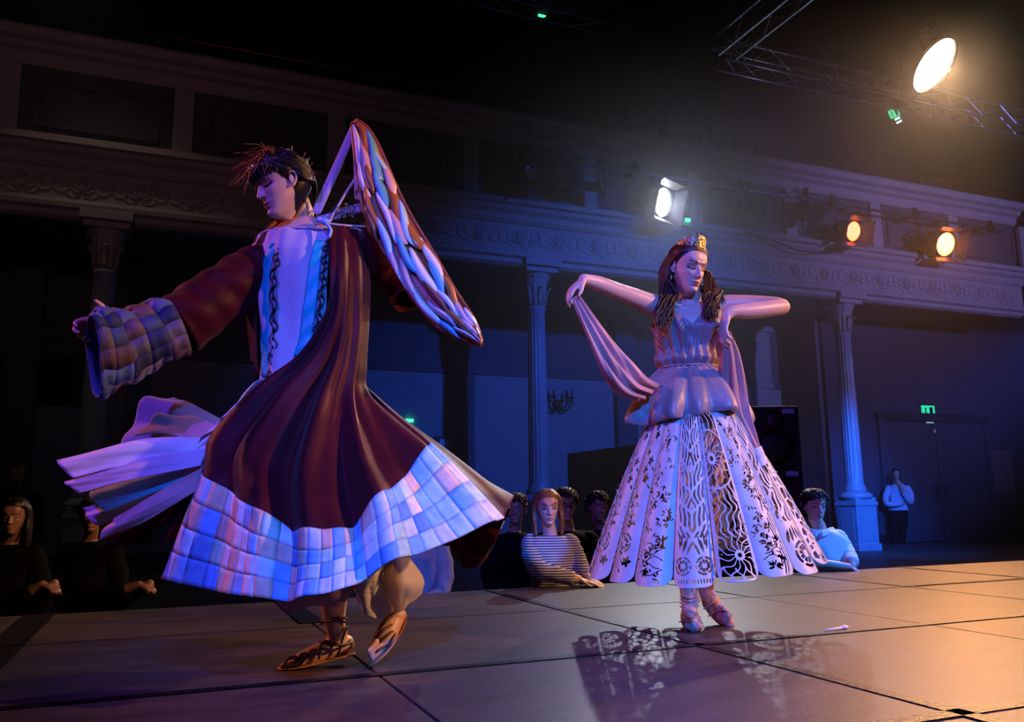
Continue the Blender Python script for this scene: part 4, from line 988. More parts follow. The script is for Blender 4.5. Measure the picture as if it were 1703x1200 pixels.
br = [hp(math.cos(a)*.36, -.06+math.sin(a)*.43, .72+.05*math.sin(a*2)) for a in np.linspace(-.1, -3.0, 26)]
br = crom(np.array(br), 90); mesh('braid', join(*[tube([p+R1[:, 2]*.010*math.sin(k*.42+q)+R1[:, 0]*.004*math.cos(k*.84+q) for k, p in enumerate(br)], .007, 6) for q in (0, 2.1, 4.2)]), M_hair1, hair, True)
# tunic
G = np.array([tring(y, .010, 90) for y in np.linspace(394, 730, 60)])
u_, v_ = np.meshgrid(np.linspace(0, 2*math.pi, 90, endpoint=False), np.linspace(0, 1, 60))
G += normals(G)*(-.006*np.sin(u_*6+v_*9+np.sin(u_*2))-.003*np.sin(u_*13-v_*7))[..., None]
sheet('tunic', G, M_tunic, q1, .004, wrap=True)
mesh('neck_edge', tube(tring(394, .012, 40)+[tring(394, .012, 40)[0]], .004, 6), M_tunic, q1, True)
def strip(cl, o, nv=40, nu=7, wob=0.):
    c = crom(np.array(cl, float), nv); G = np.zeros((nv, nu, 3))
    for j in range(nv):
        for i in range(nu):
            x0, x1, y = c[j]; px = x0+(x1-x0)*i/(nu-1)
            G[j, i] = tun(px, y, o)-AWAY*wob*math.sin(j*.9+i*.5)
    return G
for cl, em in (([(450, 462, 404), (441, 454, 424), (432, 447, 470), (433, 448, 530), (434, 447, 580), (435, 443, 626)], (445, 458)), ([(524, 538, 400), (516, 534, 428), (510, 530, 470), (503, 524, 520), (498, 518, 560), (488, 508, 592)], (538, 552))):
    b = sheet('trim_band', strip(cl, .030, wob=.003), M_turq, q1, .003)
    sq = []
    c = crom(np.array(cl, float), 34)
    for row in range(2):
        pts = []
        for j in range(34):
            x0, x1, y = c[j]; pts.append(tun(x1+(em[0]-x1 if False else 4)+row*6+3.4*math.sin(j*1.5+row), y, .033))
        sq.append(tube(crom(pts, 120), .0026, 5))
    for j in range(0, 34, 2):
        x0, x1, y = c[j]; p = tun(x1+7, y, .035); sq.append(ball(p, (.006, .004, .006), 6, 5))
    mesh('embroidery', join(*sq), M_emb, b, True)
    x0s = [(b_+1, b_+13, y) for a_, b_, y in cl]; sheet('lace_strip', strip(x0s, .027), mat('grey_lace', '#8a8fa3', .7, bump=.4, bscale=120), b, .003)
# --- coat: right front swirling across
rows = [[(546, 377, -.085), (558, 376, -.085), (575, 378, -.06), (592, 383, -.02), (606, 392, .05)],
        [(549, 440, -.155), (562, 445, -.16), (580, 450, -.13), (600, 455, -.07), (615, 462, .04)],
        [(545, 510, -.17), (560, 520, -.18), (580, 530, -.15), (600, 535, -.09), (613, 540, .03)],
        [(500, 586, -.18), (535, 596, -.20), (568, 602, -.19), (594, 606, -.12), (608, 610, .0)],
        [(430, 640, -.20), (490, 660, -.25), (550, 665, -.25), (590, 660, -.16), (612, 650, -.02)],
        [(352, 722, -.22), (430, 765, -.35), (530, 785, -.40), (615, 755, -.32), (665, 695, -.10)],
        [(338, 786, -.25), (420, 842, -.44), (535, 886, -.52), (640, 822, -.42), (716, 737, -.18)],
        [(305, 872, -.25), (410, 918, -.47), (535, 940, -.55), (655, 876, -.46), (780, 800, -.22)],
        [(271, 962, -.25), (400, 990, -.50), (530, 991, -.58), (670, 930, -.50), (838, 862, -.25)]]
NU, NV = 209, 161
def coat_d(u, v):
    am = np.clip(v-.10, 0, 1)**1.15*.070; w_ = u*4.3+.25*np.sin(v*5)+.35*v
    return -(am*(.7*np.sin(2*math.pi*w_)+.30*np.sin(2*math.pi*(u*7.7-.4*v)+1))+.006*np.sin(2*math.pi*(u*3+v*1.3)))*np.sin(math.pi*np.clip(u*1.02, 0, 1))**.35*(1-.45*np.clip((v-.75)*4, 0, 1))
GC = g1.net(rows, NU, NV, coat_d)
r6 = 120
coat = sheet('coat', GC[:r6+3], M_coat, q1, .005)
NG = normals(GC)
if NG[100, 100].dot(-AWAY) < 0: NG = -NG
sheet('hem_band', GC[r6:], M_hem, coat, .003)
CUFF_SHADED = [mat('cuff_%s' % n_, c, .75, var=.25, scale=30, bump=.1, bscale=90) for n_, c in (('denim', '#3f5680'), ('brown', '#5e4a46'), ('navy', '#2d3f63'), ('grey', '#6d6b7c'), ('slate', '#2a3348'), ('steel', '#55719c'), ('mauve', '#6a5568'))]  # muted fabrics, darkened further to carry the shade on the arm
def patches(Gp, Np, nr, nc, parent, seed, PATCH=PATCH):
    r = random.Random(seed); nv, nu = Gp.shape[:2]; sr_, sc_n = (nv-1)//nr, (nu-1)//nc; last = None
    for i in range(nr):
        sh = 0
        for j in range(nc):
            a, b = i*sr_, j*sc_n; sub = (Gp+Np*.0045)[a:a+sr_+1, b:b+sc_n+1]
            c = sub.mean((0, 1)); sub = c+(sub-c)*.992; k = r.randrange(len(PATCH))
            while k == last: k = r.randrange(len(PATCH))
            last = k; step = 2 if sub.shape[0] > 6 else 1
            sb = sub[::step, ::step]
            o = mesh('patch', (sb.reshape(-1, 3), gridfaces(sb.shape[1], sb.shape[0])), PATCH[k], parent, True); solid(o, .003)
patches(GC[r6:], NG[r6:], 4, 26, coat, 3)
# coat left edge strip by the far arm and collar
sheet('coat_front', g1.net([[(416, 420, .0), (424, 416, -.03), (432, 412, -.06)], [(408, 470, .0), (416, 470, -.03), (425, 470, -.05)], [(412, 540, .0), (419, 540, -.03), (427, 545, -.05)], [(418, 600, .0), (424, 605, -.03), (430, 625, -.05)]], 10, 40), M_coat, q1, .005)
# coat back and tail
rows = [[(606, 642, -.02), (611, 645, .05), (608, 648, .10), (600, 650, .13), (580, 650, .17), (540, 650, .19), (490, 650, .16), (450, 645, .08)],
        [(660, 692, -.10), (668, 697, .02), (662, 706, .13), (645, 715, .19), (615, 715, .24), (550, 715, .27), (455, 710, .22), (395, 705, .11)],
        [(716, 738, -.18), (740, 752, .0), (728, 775, .15), (700, 800, .24), (655, 800, .31), (560, 800, .35), (430, 790, .30), (340, 770, .15)],
        [(780, 800, -.21), (806, 800, .0), (790, 832, .18), (752, 872, .26), (695, 862, .34), (580, 862, .40), (420, 860, .36), (300, 850, .2)],
        [(838, 862, -.23), (852, 830, .02), (836, 874, .2), (795, 942, .28), (735, 905, .36), (600, 905, .44), (420, 905, .42), (275, 900, .24)]]
sheet('coat_back', g1.net(rows, 120, 60, lambda u, v: v*(.022*np.sin(2*math.pi*u*7)+.010*np.sin(2*math.pi*(u*13+v)))*np.sin(math.pi*np.clip(u*1.3+.02, 0, 1))), M_coat, coat, .005)
mesh('tail_piping', tube(g1.pts([(838, 866, .19), (824, 895, .23), (809, 922, .26), (796, 942, .275)]), .004, 5), mat('piping', '#a79a90', .5), coat, True)
# coat over the back and shoulders
G = np.array([[g1(np.interp(y, BY, BX), y, 0)+SIDE*math.cos(a)*(np.interp(y, BY, BRX)+.03)-AWAY*math.sin(a)*(np.interp(y, BY, BRY)+.03) for a in np.linspace(-.15, -math.pi-.05, 40)] for y in np.linspace(384, 660, 50)])
u_, v_ = np.meshgrid(np.linspace(0, 1, 40), np.linspace(0, 1, 50)); G += normals(G)*(.006*np.sin(u_*40+v_*4))[..., None]
sheet('coat_yoke', G, M_coat, coat, .005)
# --- sleeves
def sleeve(name, rg, m, parent, nu=48, nv=40, fold=.006, ff=6, th=.004, skew=0.):
    c = crom(np.array(rg, float), nv); G = np.zeros((nv, nu, 3))
    pc = np.array([g1(a[0], a[1], a[2]) for a in c]); tg = np.gradient(pc, axis=0)
    for j in range(nv):
        t, s, u = basis(tg[j]); 
        for i in range(nu):
            a = 2*math.pi*i/nu; f = 1+fold*12*math.sin(a*3+j*.35)*.3+fold*10*math.sin(j*.8+a*2)*.3
            G[j, i] = pc[j]+(u*math.sin(a)*c[j][3]*f+s*math.cos(a)*c[j][4]*f)+SIDE*skew*(j/(nv-1))**2*math.sin(a)
    return G, sheet(name, G, m, parent, th, wrap=True)
up = [(452, 440, .0, .085, .08), (418, 460, -.03, .098, .09), (375, 486, -.08, .098, .09), (335, 514, -.13, .098, .09), (292, 542, -.18, .100, .09)]
sleeve('sleeve', up, M_coat, coat, fold=.010)
lo = [(294, 541, -.18, .098, .09), (262, 553, -.21, .100, .09), (228, 566, -.25, .108, .085), (196, 578, -.29, .122, .075), (172, 586, -.33, .136, .06), (156, 592, -.35, .134, .05)]
GL, cuff = sleeve('cuff_lining', lo, M_hem, coat, 49, 41, .016, skew=.05)
NL = normals(GL); 
if (NL[20, 0]).dot(GL[20, 0]-GL[20].mean(0)) < 0: NL = -NL
patches(GL, NL, 5, 12, coat, 21, CUFF_SHADED)
sleeve('sleeve', [(585, 398, .04, .075, .08), (615, 420, .08, .088, .08), (650, 448, .16, .085, .08), (672, 468, .2, .08, .075), (686, 492, .18, .085, .075)], M_coat, coat, fold=.010)
# --- flying layers of the underdress
def layer(name, inner, mid, outer, m, amp=.012, fr=3.):
    sheet(name, g1.net([inner, mid, outer], 40, 40, lambda u, v: v*amp*np.sin(2*math.pi*(u*fr*.8+.3*v+.2*np.sin(v*4)))+.0012*v*np.sin(2*math.pi*(u*4+v*1.5))), m, q1, .003)
M_lay = [mat('layer_white', '#dfe3f2', .7, var=.06), mat('layer_lilac', '#cbb6da', .7, var=.06), mat('layer_blue', '#9fc4ec', .7, var=.06), mat('layer_rose', '#c99aa6', .7, var=.08), mat('layer_grey', '#a7a3bd', .7, var=.08)]
layer('underdress', [(438, 628, -.16), (420, 660, -.15), (395, 690, -.12), (372, 715, -.08)], [(420, 640, -.2), (395, 672, -.19), (370, 700, -.17), (345, 722, -.15)], [(400, 668, -.22), (378, 690, -.21), (355, 712, -.2), (330, 735, -.18)], M_tunic, .006)
layer('underdress_layer', [(378, 702, .0), (372, 722, -.02), (362, 735, -.04), (350, 742, -.06)], [(315, 668, .10), (300, 690, .06), (285, 712, .03), (272, 730, .0)], [(288, 656, .14), (240, 666, .10), (218, 705, .06), (200, 752, .0)], M_lay[4], .015, 2.2)
layer('underdress_layer', [(372, 712, -.06), (362, 724, -.08), (352, 734, -.1), (345, 742, -.12)], [(320, 690, .0), (300, 703, -.03), (285, 712, -.05), (275, 722, -.08)], [(300, 690, .02), (265, 690, 0), (245, 702, -.03), (225, 728, -.08)], M_lay[3], .01, 2)
layer('underdress_layer', [(362, 728, -.12), (352, 740, -.13), (345, 750, -.14), (338, 760, -.15)], [(240, 728, -.16), (236, 742, -.18), (230, 757, -.19), (225, 772, -.2)], [(92, 761, -.2), (98, 772, -.22), (108, 783, -.23), (122, 791, -.24)], M_lay[0], .014, 1.6)
layer('underdress_layer', [(350, 745, -.14), (343, 754, -.15), (338, 764, -.16), (334, 774, -.17)], [(235, 762, -.20), (230, 774, -.22), (228, 784, -.23), (228, 794, -.24)], [(105, 797, -.22), (108, 804, -.24), (116, 811, -.25), (130, 814, -.26)], M_lay[1], .012, 1.4)
layer('underdress_layer', [(345, 757, -.13), (340, 766, -.13), (336, 777, -.14), (332, 788, -.14)], [(240, 788, -.16), (236, 802, -.17), (233, 816, -.17), (232, 828, -.17)], [(147, 808, -.16), (150, 822, -.17), (158, 837, -.18), (172, 850, -.18)], M_lay[2], .012, 1.5)
layer('underdress_layer', [(342, 770, -.08), (336, 780, -.08), (332, 792, -.08), (330, 802, -.08)], [(240, 815, -.08), (236, 830, -.08), (233, 845, -.08), (232, 857, -.08)], [(135, 845, -.06), (146, 858, -.06), (160, 872, -.07), (180, 868, -.07)], M_lay[1], .012, 1.8)
layer('underdress_layer', [(340, 775, -.16), (334, 788, -.16), (330, 800, -.16), (328, 815, -.16)], [(250, 825, -.2), (244, 840, -.2), (240, 855, -.2), (238, 868, -.2)], [(184, 858, -.2), (178, 872, -.21), (170, 885, -.21), (166, 896, -.2)], M_lay[3], .02, 1.0)
layer('coat_tail', [(338, 778, -.12), (330, 800, -.12), (324, 830, -.12), (318, 850, -.12)], [(265, 830, -.14), (256, 852, -.12), (252, 875, -.1), (258, 892, -.1)], [(182, 880, -.16), (176, 892, -.12), (205, 905, -.08), (262, 908, -.08)], M_coat, .02, 1.5)
# --- petticoats over the feet
layer('petticoat', [(420, 920, -.3), (470, 930, -.32), (530, 930, -.32), (590, 900, -.3)], [(438, 970, -.22), (480, 985, -.25), (535, 985, -.25), (590, 955, -.22)], [(442, 1000, -.15), (490, 1010, -.2), (545, 1009, -.2), (592, 982, -.16)], mat('petticoat_rose', '#b58f96', .7, var=.08), .014, 2.5)
layer('lace_panel', [(585, 930, -.2), (605, 925, -.22), (625, 920, -.2), (640, 915, -.16)], [(583, 968, -.15), (602, 975, -.18), (620, 975, -.17), (634, 965, -.13)], [(592, 1004, -.10), (610, 1018, -.13), (630, 1030, -.12), (645, 1016, -.08)], mat('cream_lace', '#ddd6c8', .75, var=.1, scale=60, bump=.4, bscale=140), .012, 2)
M_org = mat('organza', '#d8cdbb', .5, var=.1, alpha=.62)
layer('organza_panel', [(640, 925, -.10), (652, 922, -.12), (668, 922, -.10), (680, 926, -.04)], [(636, 970, -.08), (655, 975, -.16), (680, 972, -.15), (703, 962, -.04)], [(648, 1008, -.05), (660, 1015, -.10), (680, 1008, -.10), (698, 985, -.02)], M_org, .008, 2)
# --- sandals
def sandal(sole, thick, straps, wid):
    s = mesh('sandal', (lambda c: join(*[tube(c, wid, 12, .16)]))(crom(g1.pts(sole), 24)), M_sole, q1, True)
    for st, r in straps: mesh('strap', tube(crom(g1.pts(st), 26), r, 6), M_sandal, s, True)
    return s
wd_ = np.interp(np.linspace(0, 1, 24), [0, .1, .3, .55, .8, 1], [.018, .034, .042, .032, .033, .022])
sandal([(461, 1112, -.04), (490, 1108, -.025), (530, 1100, .0), (565, 1091, .03), (590, 1086, .05)], .01,
       [([(470, 1108, -.08), (483, 1092, -.06), (500, 1094, -.01), (508, 1102, .02)], .004), ([(488, 1107, -.07), (503, 1086, -.05), (520, 1090, .0)], .004), ([(500, 1104, -.06), (520, 1080, -.04), (537, 1088, .01)], .004),
        ([(520, 1100, -.05), (508, 1085, -.05), (500, 1092, -.05)], .0035), ([(530, 1096, -.04), (536, 1068, -.035), (552, 1068, -.03), (566, 1074, -.02), (560, 1092, -.01)], .004), ([(566, 1074, -.02), (574, 1050, -.01), (578, 1040, .02)], .0035),
        ([(530, 1066, -.01), (548, 1071, -.04), (568, 1072, -.025), (584, 1068, .03)], .004), ([(532, 1032, .02), (548, 1033, -.025), (566, 1026, -.02), (576, 1028, .03)], .005), ([(534, 1037, .02), (550, 1028, -.025), (574, 1034, .0)], .004),
        ([(496, 1096, -.055), (490, 1090, -.06), (484, 1094, -.06), (496, 1096, -.06), (504, 1090, -.06), (498, 1097, -.055)], .003)], wd_)
sandal([(612, 1107, -.02), (628, 1094, -.01), (648, 1072, .03), (664, 1046, .07), (672, 1024, .10)], .01,
       [([(622, 1077, -.02), (632, 1068, -.03), (652, 1050, .01), (660, 1052, .05)], .004), ([(625, 1061, .0), (634, 1050, -.02), (655, 1036, .03)], .004), ([(620, 1089, -.02), (630, 1080, -.03), (652, 1068, .02)], .004),
        ([(630, 1046, .02), (640, 1034, .0), (658, 1018, .04)], .004), ([(640, 1086, -.01), (652, 1064, .0), (660, 1044, .04), (664, 1026, .07)], .0045), ([(628, 1098, -.02), (644, 1078, -.01), (654, 1060, .01)], .0045)], wd_)
# --- wing
WL = [(586, 208), (588, 232), (592, 270), (598, 310), (606, 352), (622, 390), (645, 430), (671, 474), (699, 514), (724, 541), (752, 559), (782, 570), (800, 576)]
WR = [(594, 201), (612, 214), (630, 242), (645, 276), (660, 311), (677, 346), (696, 380), (717, 414), (738, 450), (758, 484), (777, 513), (792, 538), (801, 566)]
wl, wr = crom(np.array(WL, float), 80), crom(np.array(WR, float), 80)
def wing(t, s, o=0.):
    t = min(max(t, 0), 1); k = t*79; i = min(int(k), 78); f = k-i; a = wl[i]*(1-f)+wl[i+1]*f; b = wr[i]*(1-f)+wr[i+1]*f; p = a+(b-a)*s
    return g1(p[0], p[1], .03-.14*t-.035*math.sin(math.pi*s)+.11*s*math.sin(math.pi*min(1, t+.15)))-AWAY*o
G = np.array([[wing(t, s) for s in np.linspace(0, 1, 16)] for t in np.linspace(0, 1, 70)])
M_copper = mat('wing_copper', '#9a4f2a', .42, var=.25, scale=14, spec=.6, bump=.15)
wg = sheet('wing', G, M_copper, q1, .010)
M_fe = [mat('feather_%s' % a, c, .3, var=.15, scale=12, spec=.7, coat=.4) for a, c in (('pearl', '#e8dfe2'), ('ice', '#a9d3e8'), ('amber', '#b06a34'), ('rose', '#d3a4a8'), ('copper', '#934f30'), ('teal', '#5fa9c6'))]
edge = [wing(t, 0, .012) for t in np.linspace(0, 1, 50)]+[wing(t, 1, .012) for t in np.linspace(1, 0, 50)]
mesh('wing_rim', tube(edge+[edge[0]], .006, 6), M_copper, wg, True)
rnd = random.Random(5); cols = [0, 4, 1, 2, 0, 4, 5, 2, 3, 0, 4]; ci = 0
for row in range(13):
    t0 = .02+row*.073; ncol = 2 if row < 2 else 3
    for k in range(ncol):
        s0 = (k+.5+(.22 if row % 2 else -.12))/ncol; s0 = min(.92, max(.08, s0)); L = rnd.uniform(.13, .21); wd2 = rnd.uniform(.7, 1.15)*.36/ncol; sl = rnd.uniform(-.22, .10)
        Gf = np.zeros((13, 7, 3))
        for j in range(13):
            q = j/12; hw_ = wd2*(math.sin(math.pi*min(1, q*.92+.06))**.7); bend = .10*math.sin(q*4.5+row*1.3+k)
            for i in range(7):
                e = i/3-1; ss = s0+sl*q+bend*q+e*hw_; hgt = .010+.024*math.sin(math.pi*min(1, q*.8+.2))*(1-e*e)+.012*q
                Gf[j, i] = wing(min(.995, t0+L*q), min(1.0, max(0.0, ss)), hgt)
        c_ = cols[ci % len(cols)]; ci += 1
        if rnd.random() < .3: c_ = rnd.randrange(6)
        f_ = sheet('feather', Gf, M_fe[c_], wg, .003)
# ribbons, twigs and wire that hold the wing
M_rib = mat('sheer_ribbon', '#cfc4ea', .5, alpha=.55, var=.05)
for rr_ in ([[(582, 212, .05), (590, 206, .05), (598, 208, .05)], [(552, 278, .0), (559, 280, -.01), (566, 281, .0)], [(518, 352, -.05), (526, 356, -.05), (533, 356, -.05)]],
            [[(586, 208, .05), (592, 210, .05), (597, 214, .05)], [(588, 270, .03), (593, 270, .03), (598, 270, .03)], [(590, 330, .02), (596, 332, .02), (604, 334, .02)]],
            [[(600, 336, .02), (603, 343, .02), (606, 350, .02)], [(570, 347, -.03), (572, 354, -.03), (574, 361, -.03)], [(528, 360, -.07), (530, 366, -.07), (534, 371, -.07)]]):
    sheet('sheer_ribbon', g1.net(rr_, 7, 30), M_rib, wg, .0015)
M_twig = mat('pale_twig', '#c9b8c4', .5, var=.2)
for tw in ([(545, 374, -.10), (560, 346, -.06), (578, 316, -.02), (597, 288, .0)], [(541, 371, -.10), (565, 374, -.08), (590, 376, -.04), (608, 377, -.01)]):
    mesh('twig', tube(crom(g1.pts(tw), 16), .0045, 6), M_twig, wg, True)
wires = []
for k in range(9):
    a = (545+rnd.uniform(0, 20), 366-rnd.uniform(0, 10), -.08); pts = [a]
    for j in range(6): pts.append((a[0]+(j+1)*7+rnd.uniform(-4, 4), a[1]-rnd.uniform(-6, 24), -.07+rnd.uniform(0, .05)))
    wires.append(tube(crom(g1.pts(pts), 30), .0012, 4))
    mesh('wire_bead', ball(g1(*pts[3]), .004, 7, 5), M_bead, wg, True)
o = mesh('wire_tangle', join(*wires), mat('black_wire', '#15131a', .4), wg); o['kind'] = 'stuff'
mesh('shoulder_knot', join(ball(g1(541, 369, -.10), (.018, .014, .012)), ball(g1(532, 366, -.09), (.016, .010, .010)), tube(crom(g1.pts([(541, 370, -.11), (550, 382, -.12), (547, 396, -.13)]), 10), [.006]*9+[.002], 6)), M_lay[2], wg, True)
# ================================================================== people around the stage
def person(D, label, chin_px, yaw, pitch_, roll_, hgt, torso, arms, tops, hairmat, hairline, skin_tone=None, hands=(), legs=None, extra_locks=None, hair_off=.05, neck=None, lips=(.6, .32, .32), base=None, top_name='shirt', eyes=True, vox=.008):
    g = Fig(D); R = face_axes(math.radians(yaw), math.radians(pitch_), math.radians(roll_))
    tip = g(*chin_px); ch = tip-R@(np.array([0, .34, .03])*hgt)
    root = empty('person', base if base is not None else (tip[0], tip[1], FLOOR), label, 'person')
    pr = []
    nb = g(torso[0][0], torso[0][1], torso[0][2])
    pr.append(limb([nb-UP*.04, nb+UP*.02, ch+R@(np.array([0, -.06, .12])*hgt), ch+R@(np.array([0, -.05, .3])*hgt)], [.055, .05, .046, .046], 12))
    for a in arms:
        pr.append(limb(g.pts(a['p']), a['r'], 24, 12))
        if 'hand' in a:
            h_ = a['hand']; w_ = g(*a['p'][-1]); pr += hand(w_, np.array(g(*h_[0]))-w_, np.array(h_[1], float), h_[2], h_[3], .9)
    if legs:
        for l in legs: pr.append(limb(g.pts(l[0]), l[1], 20, 10))
    ctr = [g(t[0], t[1], t[2]) for t in torso]
    pr.append(loft([[c+SIDE*(t[3]-.012)*math.cos(q)-AWAY*(t[4]-.012)*math.sin(q) for q in np.linspace(0, 2*math.pi, 20, endpoint=False)] for c, t in zip(ctr, torso)][::-1]))
    v, f = voxel(pr, vox if hands != 'fine' else .005, 3)
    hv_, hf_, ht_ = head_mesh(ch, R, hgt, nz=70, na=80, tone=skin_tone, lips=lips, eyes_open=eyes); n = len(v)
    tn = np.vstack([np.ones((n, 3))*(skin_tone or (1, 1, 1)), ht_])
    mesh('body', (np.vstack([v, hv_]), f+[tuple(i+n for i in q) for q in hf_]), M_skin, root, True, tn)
    hr = hair_cap(ch, R, hgt, hairline, hair_off, hairmat, root, na=56, nv=18, ridge=.012, rf=24)
    if extra_locks:
        r = random.Random(3); pts = []
        for k in range(extra_locks['n']):
            sg = r.choice((-1, 1)); y0 = r.uniform(-.3, .22); e = extra_locks['end']+r.uniform(-.12, .12); j = r.uniform(0, .06)
            pts.append([head_pt(ch, R, q, hgt) for q in ((sg*.04, y0, 1.02), (sg*(.30+j), y0*.6+.02, .78), (sg*(.36+j), y0*.55-.06, .45), (sg*(.37+j), y0*.5-.06+.1*(y0 > 0), .15), (sg*(.36+j+extra_locks.get('sp', 0)), y0*.5, e*.5), (sg*(.35+j+extra_locks.get('sp', 0)*1.5), y0*.5+.03, e))])
        locks('hair_locks', pts, .010, .006, hairmat, hr, 14, 5)
    else:
        r = random.Random(int(chin_px[0])); pts = []
        for k in range(260):
            u_a = r.uniform(0, 6.283); lo_ = hairline(u_a); el = lo_+(1-lo_)*r.random()**1.3*.97; p_ = np.array(scalp(u_a, el, hair_off*.8)); o_ = p_-np.array([0, -.05, .55]); o_ /= np.linalg.norm(o_)
            tn_ = np.array([.25*r.uniform(-1, 1), .35*math.sin(u_a)+.1, -.5+.25*r.random()])*.16
            pts.append([head_pt(ch, R, q, hgt) for q in (p_, p_+o_*.04+tn_*.5, p_+o_*.035+tn_*1.1)])
        locks('hair_tufts', pts, .008, .003, hairmat, hr, 6, 5)
    # garment over the trunk
    m = tops['m']; rr_ = []; T_ = np.array([[t[3]+.006, t[4]+.006] for t in torso]); cc = crom(np.array(ctr), 40); TT_ = crom(T_, 40); G = np.zeros((40, 56, 3))
    for j in range(40):
        for i in range(56):
            q = 2*math.pi*i/56; fo = 1+.035*math.sin(q*5+j*.25)+.02*math.sin(q*9-j*.4); G[j, i] = cc[j]+SIDE*TT_[j, 0]*fo*math.cos(q)-AWAY*TT_[j, 1]*fo*math.sin(q)
    sh = sheet(top_name, G, m, root, .005, wrap=True)
    for a in arms:
        k = a.get('sleeve', 1.); p = crom(g.pts(a['p']), 24); r_ = crom(np.array(a['r']), 24)*1.14+.006; nn = max(4, int(24*k))
        for q in range(nn): r_[q] *= 1+.06*math.sin(q*1.9)
        mesh('sleeve', join(tube(p[:nn], r_[:nn], 14), ball(p[0], r_[0]*1.02, 14, 8)), a.get('m', m), sh, True)
    return root, g, ch, R, sh
def shortline(u):
    s = math.sin(u); return float(np.interp(s, [-1, -.5, -.1, .1, .4, .8, 1], [.08, .15, .38, .52, .64, .76, .80]))
def longline(u):
    s = math.sin(u); return float(np.interp(s, [-1, -.5, -.1, .1, .4, .8, 1], [.05, .10, .30, .50, .66, .78, .82]))
def stripes(name, c1_, c2_, sc):
    m = mat(name, c1_, .8, var=.04); nt = m.node_tree; N, L = nt.nodes, nt.links; b = N['Principled BSDF']
    tc = N.new('ShaderNodeTexCoord'); wv = N.new('ShaderNodeTexWave'); wv.bands_direction = 'Z'; wv.inputs['Scale'].default_value = sc; wv.inputs['Distortion'].default_value = .4; wv.inputs['Detail'].default_value = 1
    L.new(tc.outputs['Object'], wv.inputs['Vector']); rp = N.new('ShaderNodeValToRGB'); rp.color_ramp.elements[0].position = .62; rp.color_ramp.elements[1].position = .72
    rp.color_ramp.elements[0].color = (*rgb(c1_), 1); rp.color_ramp.elements[1].color = (*rgb(c2_), 1); L.new(wv.outputs['Fac'], rp.inputs[0]); L.new(rp.outputs[0], b.inputs['Base Color']); return m
M_blond = mat('blond_hair', '#8a6a48', .45, var=.3, scale=40); M_dkhair = mat('black_hair', '#120d0c', .45, var=.3, scale=40); M_brhair = mat('short_brown_hair', '#2a1a14', .5, var=.3, scale=40)
M_stripe = stripes('striped_jersey', '#c3c6d2', '#1b1e2e', 20.); M_dkcloth = mat('dark_cloth', '#070708', .9, var=.2, spec=.1); M_whshirt = mat('white_shirt', '#e4ecf5', .75, var=.06, scale=12, bump=.1)
M_jacket = mat('pale_jacket', '#8f8089', .8, var=.1); M_blouse = mat('white_blouse', '#a7b0c8', .8, var=.08)
def bench(x, y, w, lab):
    r = empty('chair', (x, y, FLOOR), lab, 'chair', 'black chairs of the audience'); bevel(mesh('seat', box(x-w/2, x+w/2, y-.2, y+.2, FLOOR+.40, FLOOR+.45), M_black, r), .01); bevel(mesh('backrest', box(x-w/2, x+w/2, y+.2, y+.23, FLOOR+.45, FLOOR+.78), M_black, r), .01)
    for i in (-1, 1):
        for j in (-1, 1): mesh('leg', bar((x+i*(w/2-.03), y+j*.18, FLOOR), (x+i*(w/2-.03), y+j*.18, FLOOR+.41), .012, 6), M_black, r)
# woman in the striped jersey, forearm on the stage edge
D = 5.55
rt, g, ch, R, sh = person(D, 'blond woman in striped jersey leaning her forearm on the stage edge', (915, 873, -.1), 8, -4, 2, .225,
    [(915, 890, 0, .06, .06), (915, 895, 0, .14, .08), (914, 908, 0, .172, .10), (916, 930, 0, .155, .12), (920, 955, 0, .14, .12), (922, 985, 0, .15, .13), (922, 1030, 0, .18, .16)],
    [{'p': [(884, 905, 0), (884, 925, -.08), (896, 945, -.2), (925, 955, -.23), (953, 961, -.24), (962, 963, -.24)], 'r': [.055, .05, .045, .04, .032, .026], 'sleeve': .84, 'hand': ((985, 969, -.24), (-.2, .1, -1), (.1, .1, .15, .2), -1)},
     {'p': [(947, 905, 0), (958, 925, 0), (966, 943, -.05), (972, 955, -.1), (978, 961, -.14)], 'r': [.055, .048, .042, .036, .026], 'sleeve': .9, 'hand': ((990, 968, -.2), (0, 0, -1.), (.1, .1, .15, .2), 1)}],
    {'m': M_stripe}, M_blond, longline, extra_locks={'n': 130, 'end': -.25}, hands='fine', top_name='striped_jersey')
# man in the white shirt lit blue
D = 6.55
rt, g, ch, R, sh = person(D, 'young man in a blue-lit white shirt leaning on the stage edge', (1364, 868, -.1), 6, -5, 0, .24,
    [(1363, 880, 0, .065, .06), (1364, 885, 0, .15, .09), (1367, 897, 0, .195, .12), (1370, 915, -.02, .18, .13), (1374, 935, -.03, .165, .13), (1374, 960, 0, .165, .14), (1374, 1000, 0, .18, .15)],
    [{'p': [(1339, 896, 0), (1334, 915, -.10), (1345, 935, -.28), (1372, 939, -.3), (1400, 942, -.3), (1412, 943, -.3)], 'r': [.06, .055, .048, .042, .034, .028], 'sleeve': .45, 'hand': ((1424, 948, -.3), (0, .2, -1.), (.3, .3, .35, .4), -1)},
     {'p': [(1393, 896, 0), (1403, 912, -.02), (1412, 928, -.12), (1415, 936, -.2), (1418, 941, -.25)], 'r': [.06, .056, .05, .042, .028], 'sleeve': .82, 'hand': ((1421, 949, -.27), (-.5, .1, -.6), (.3, .3, .35, .4), 1)}],
    {'m': M_whshirt}, M_brhair, shortline, hands='fine', hair_off=.075)
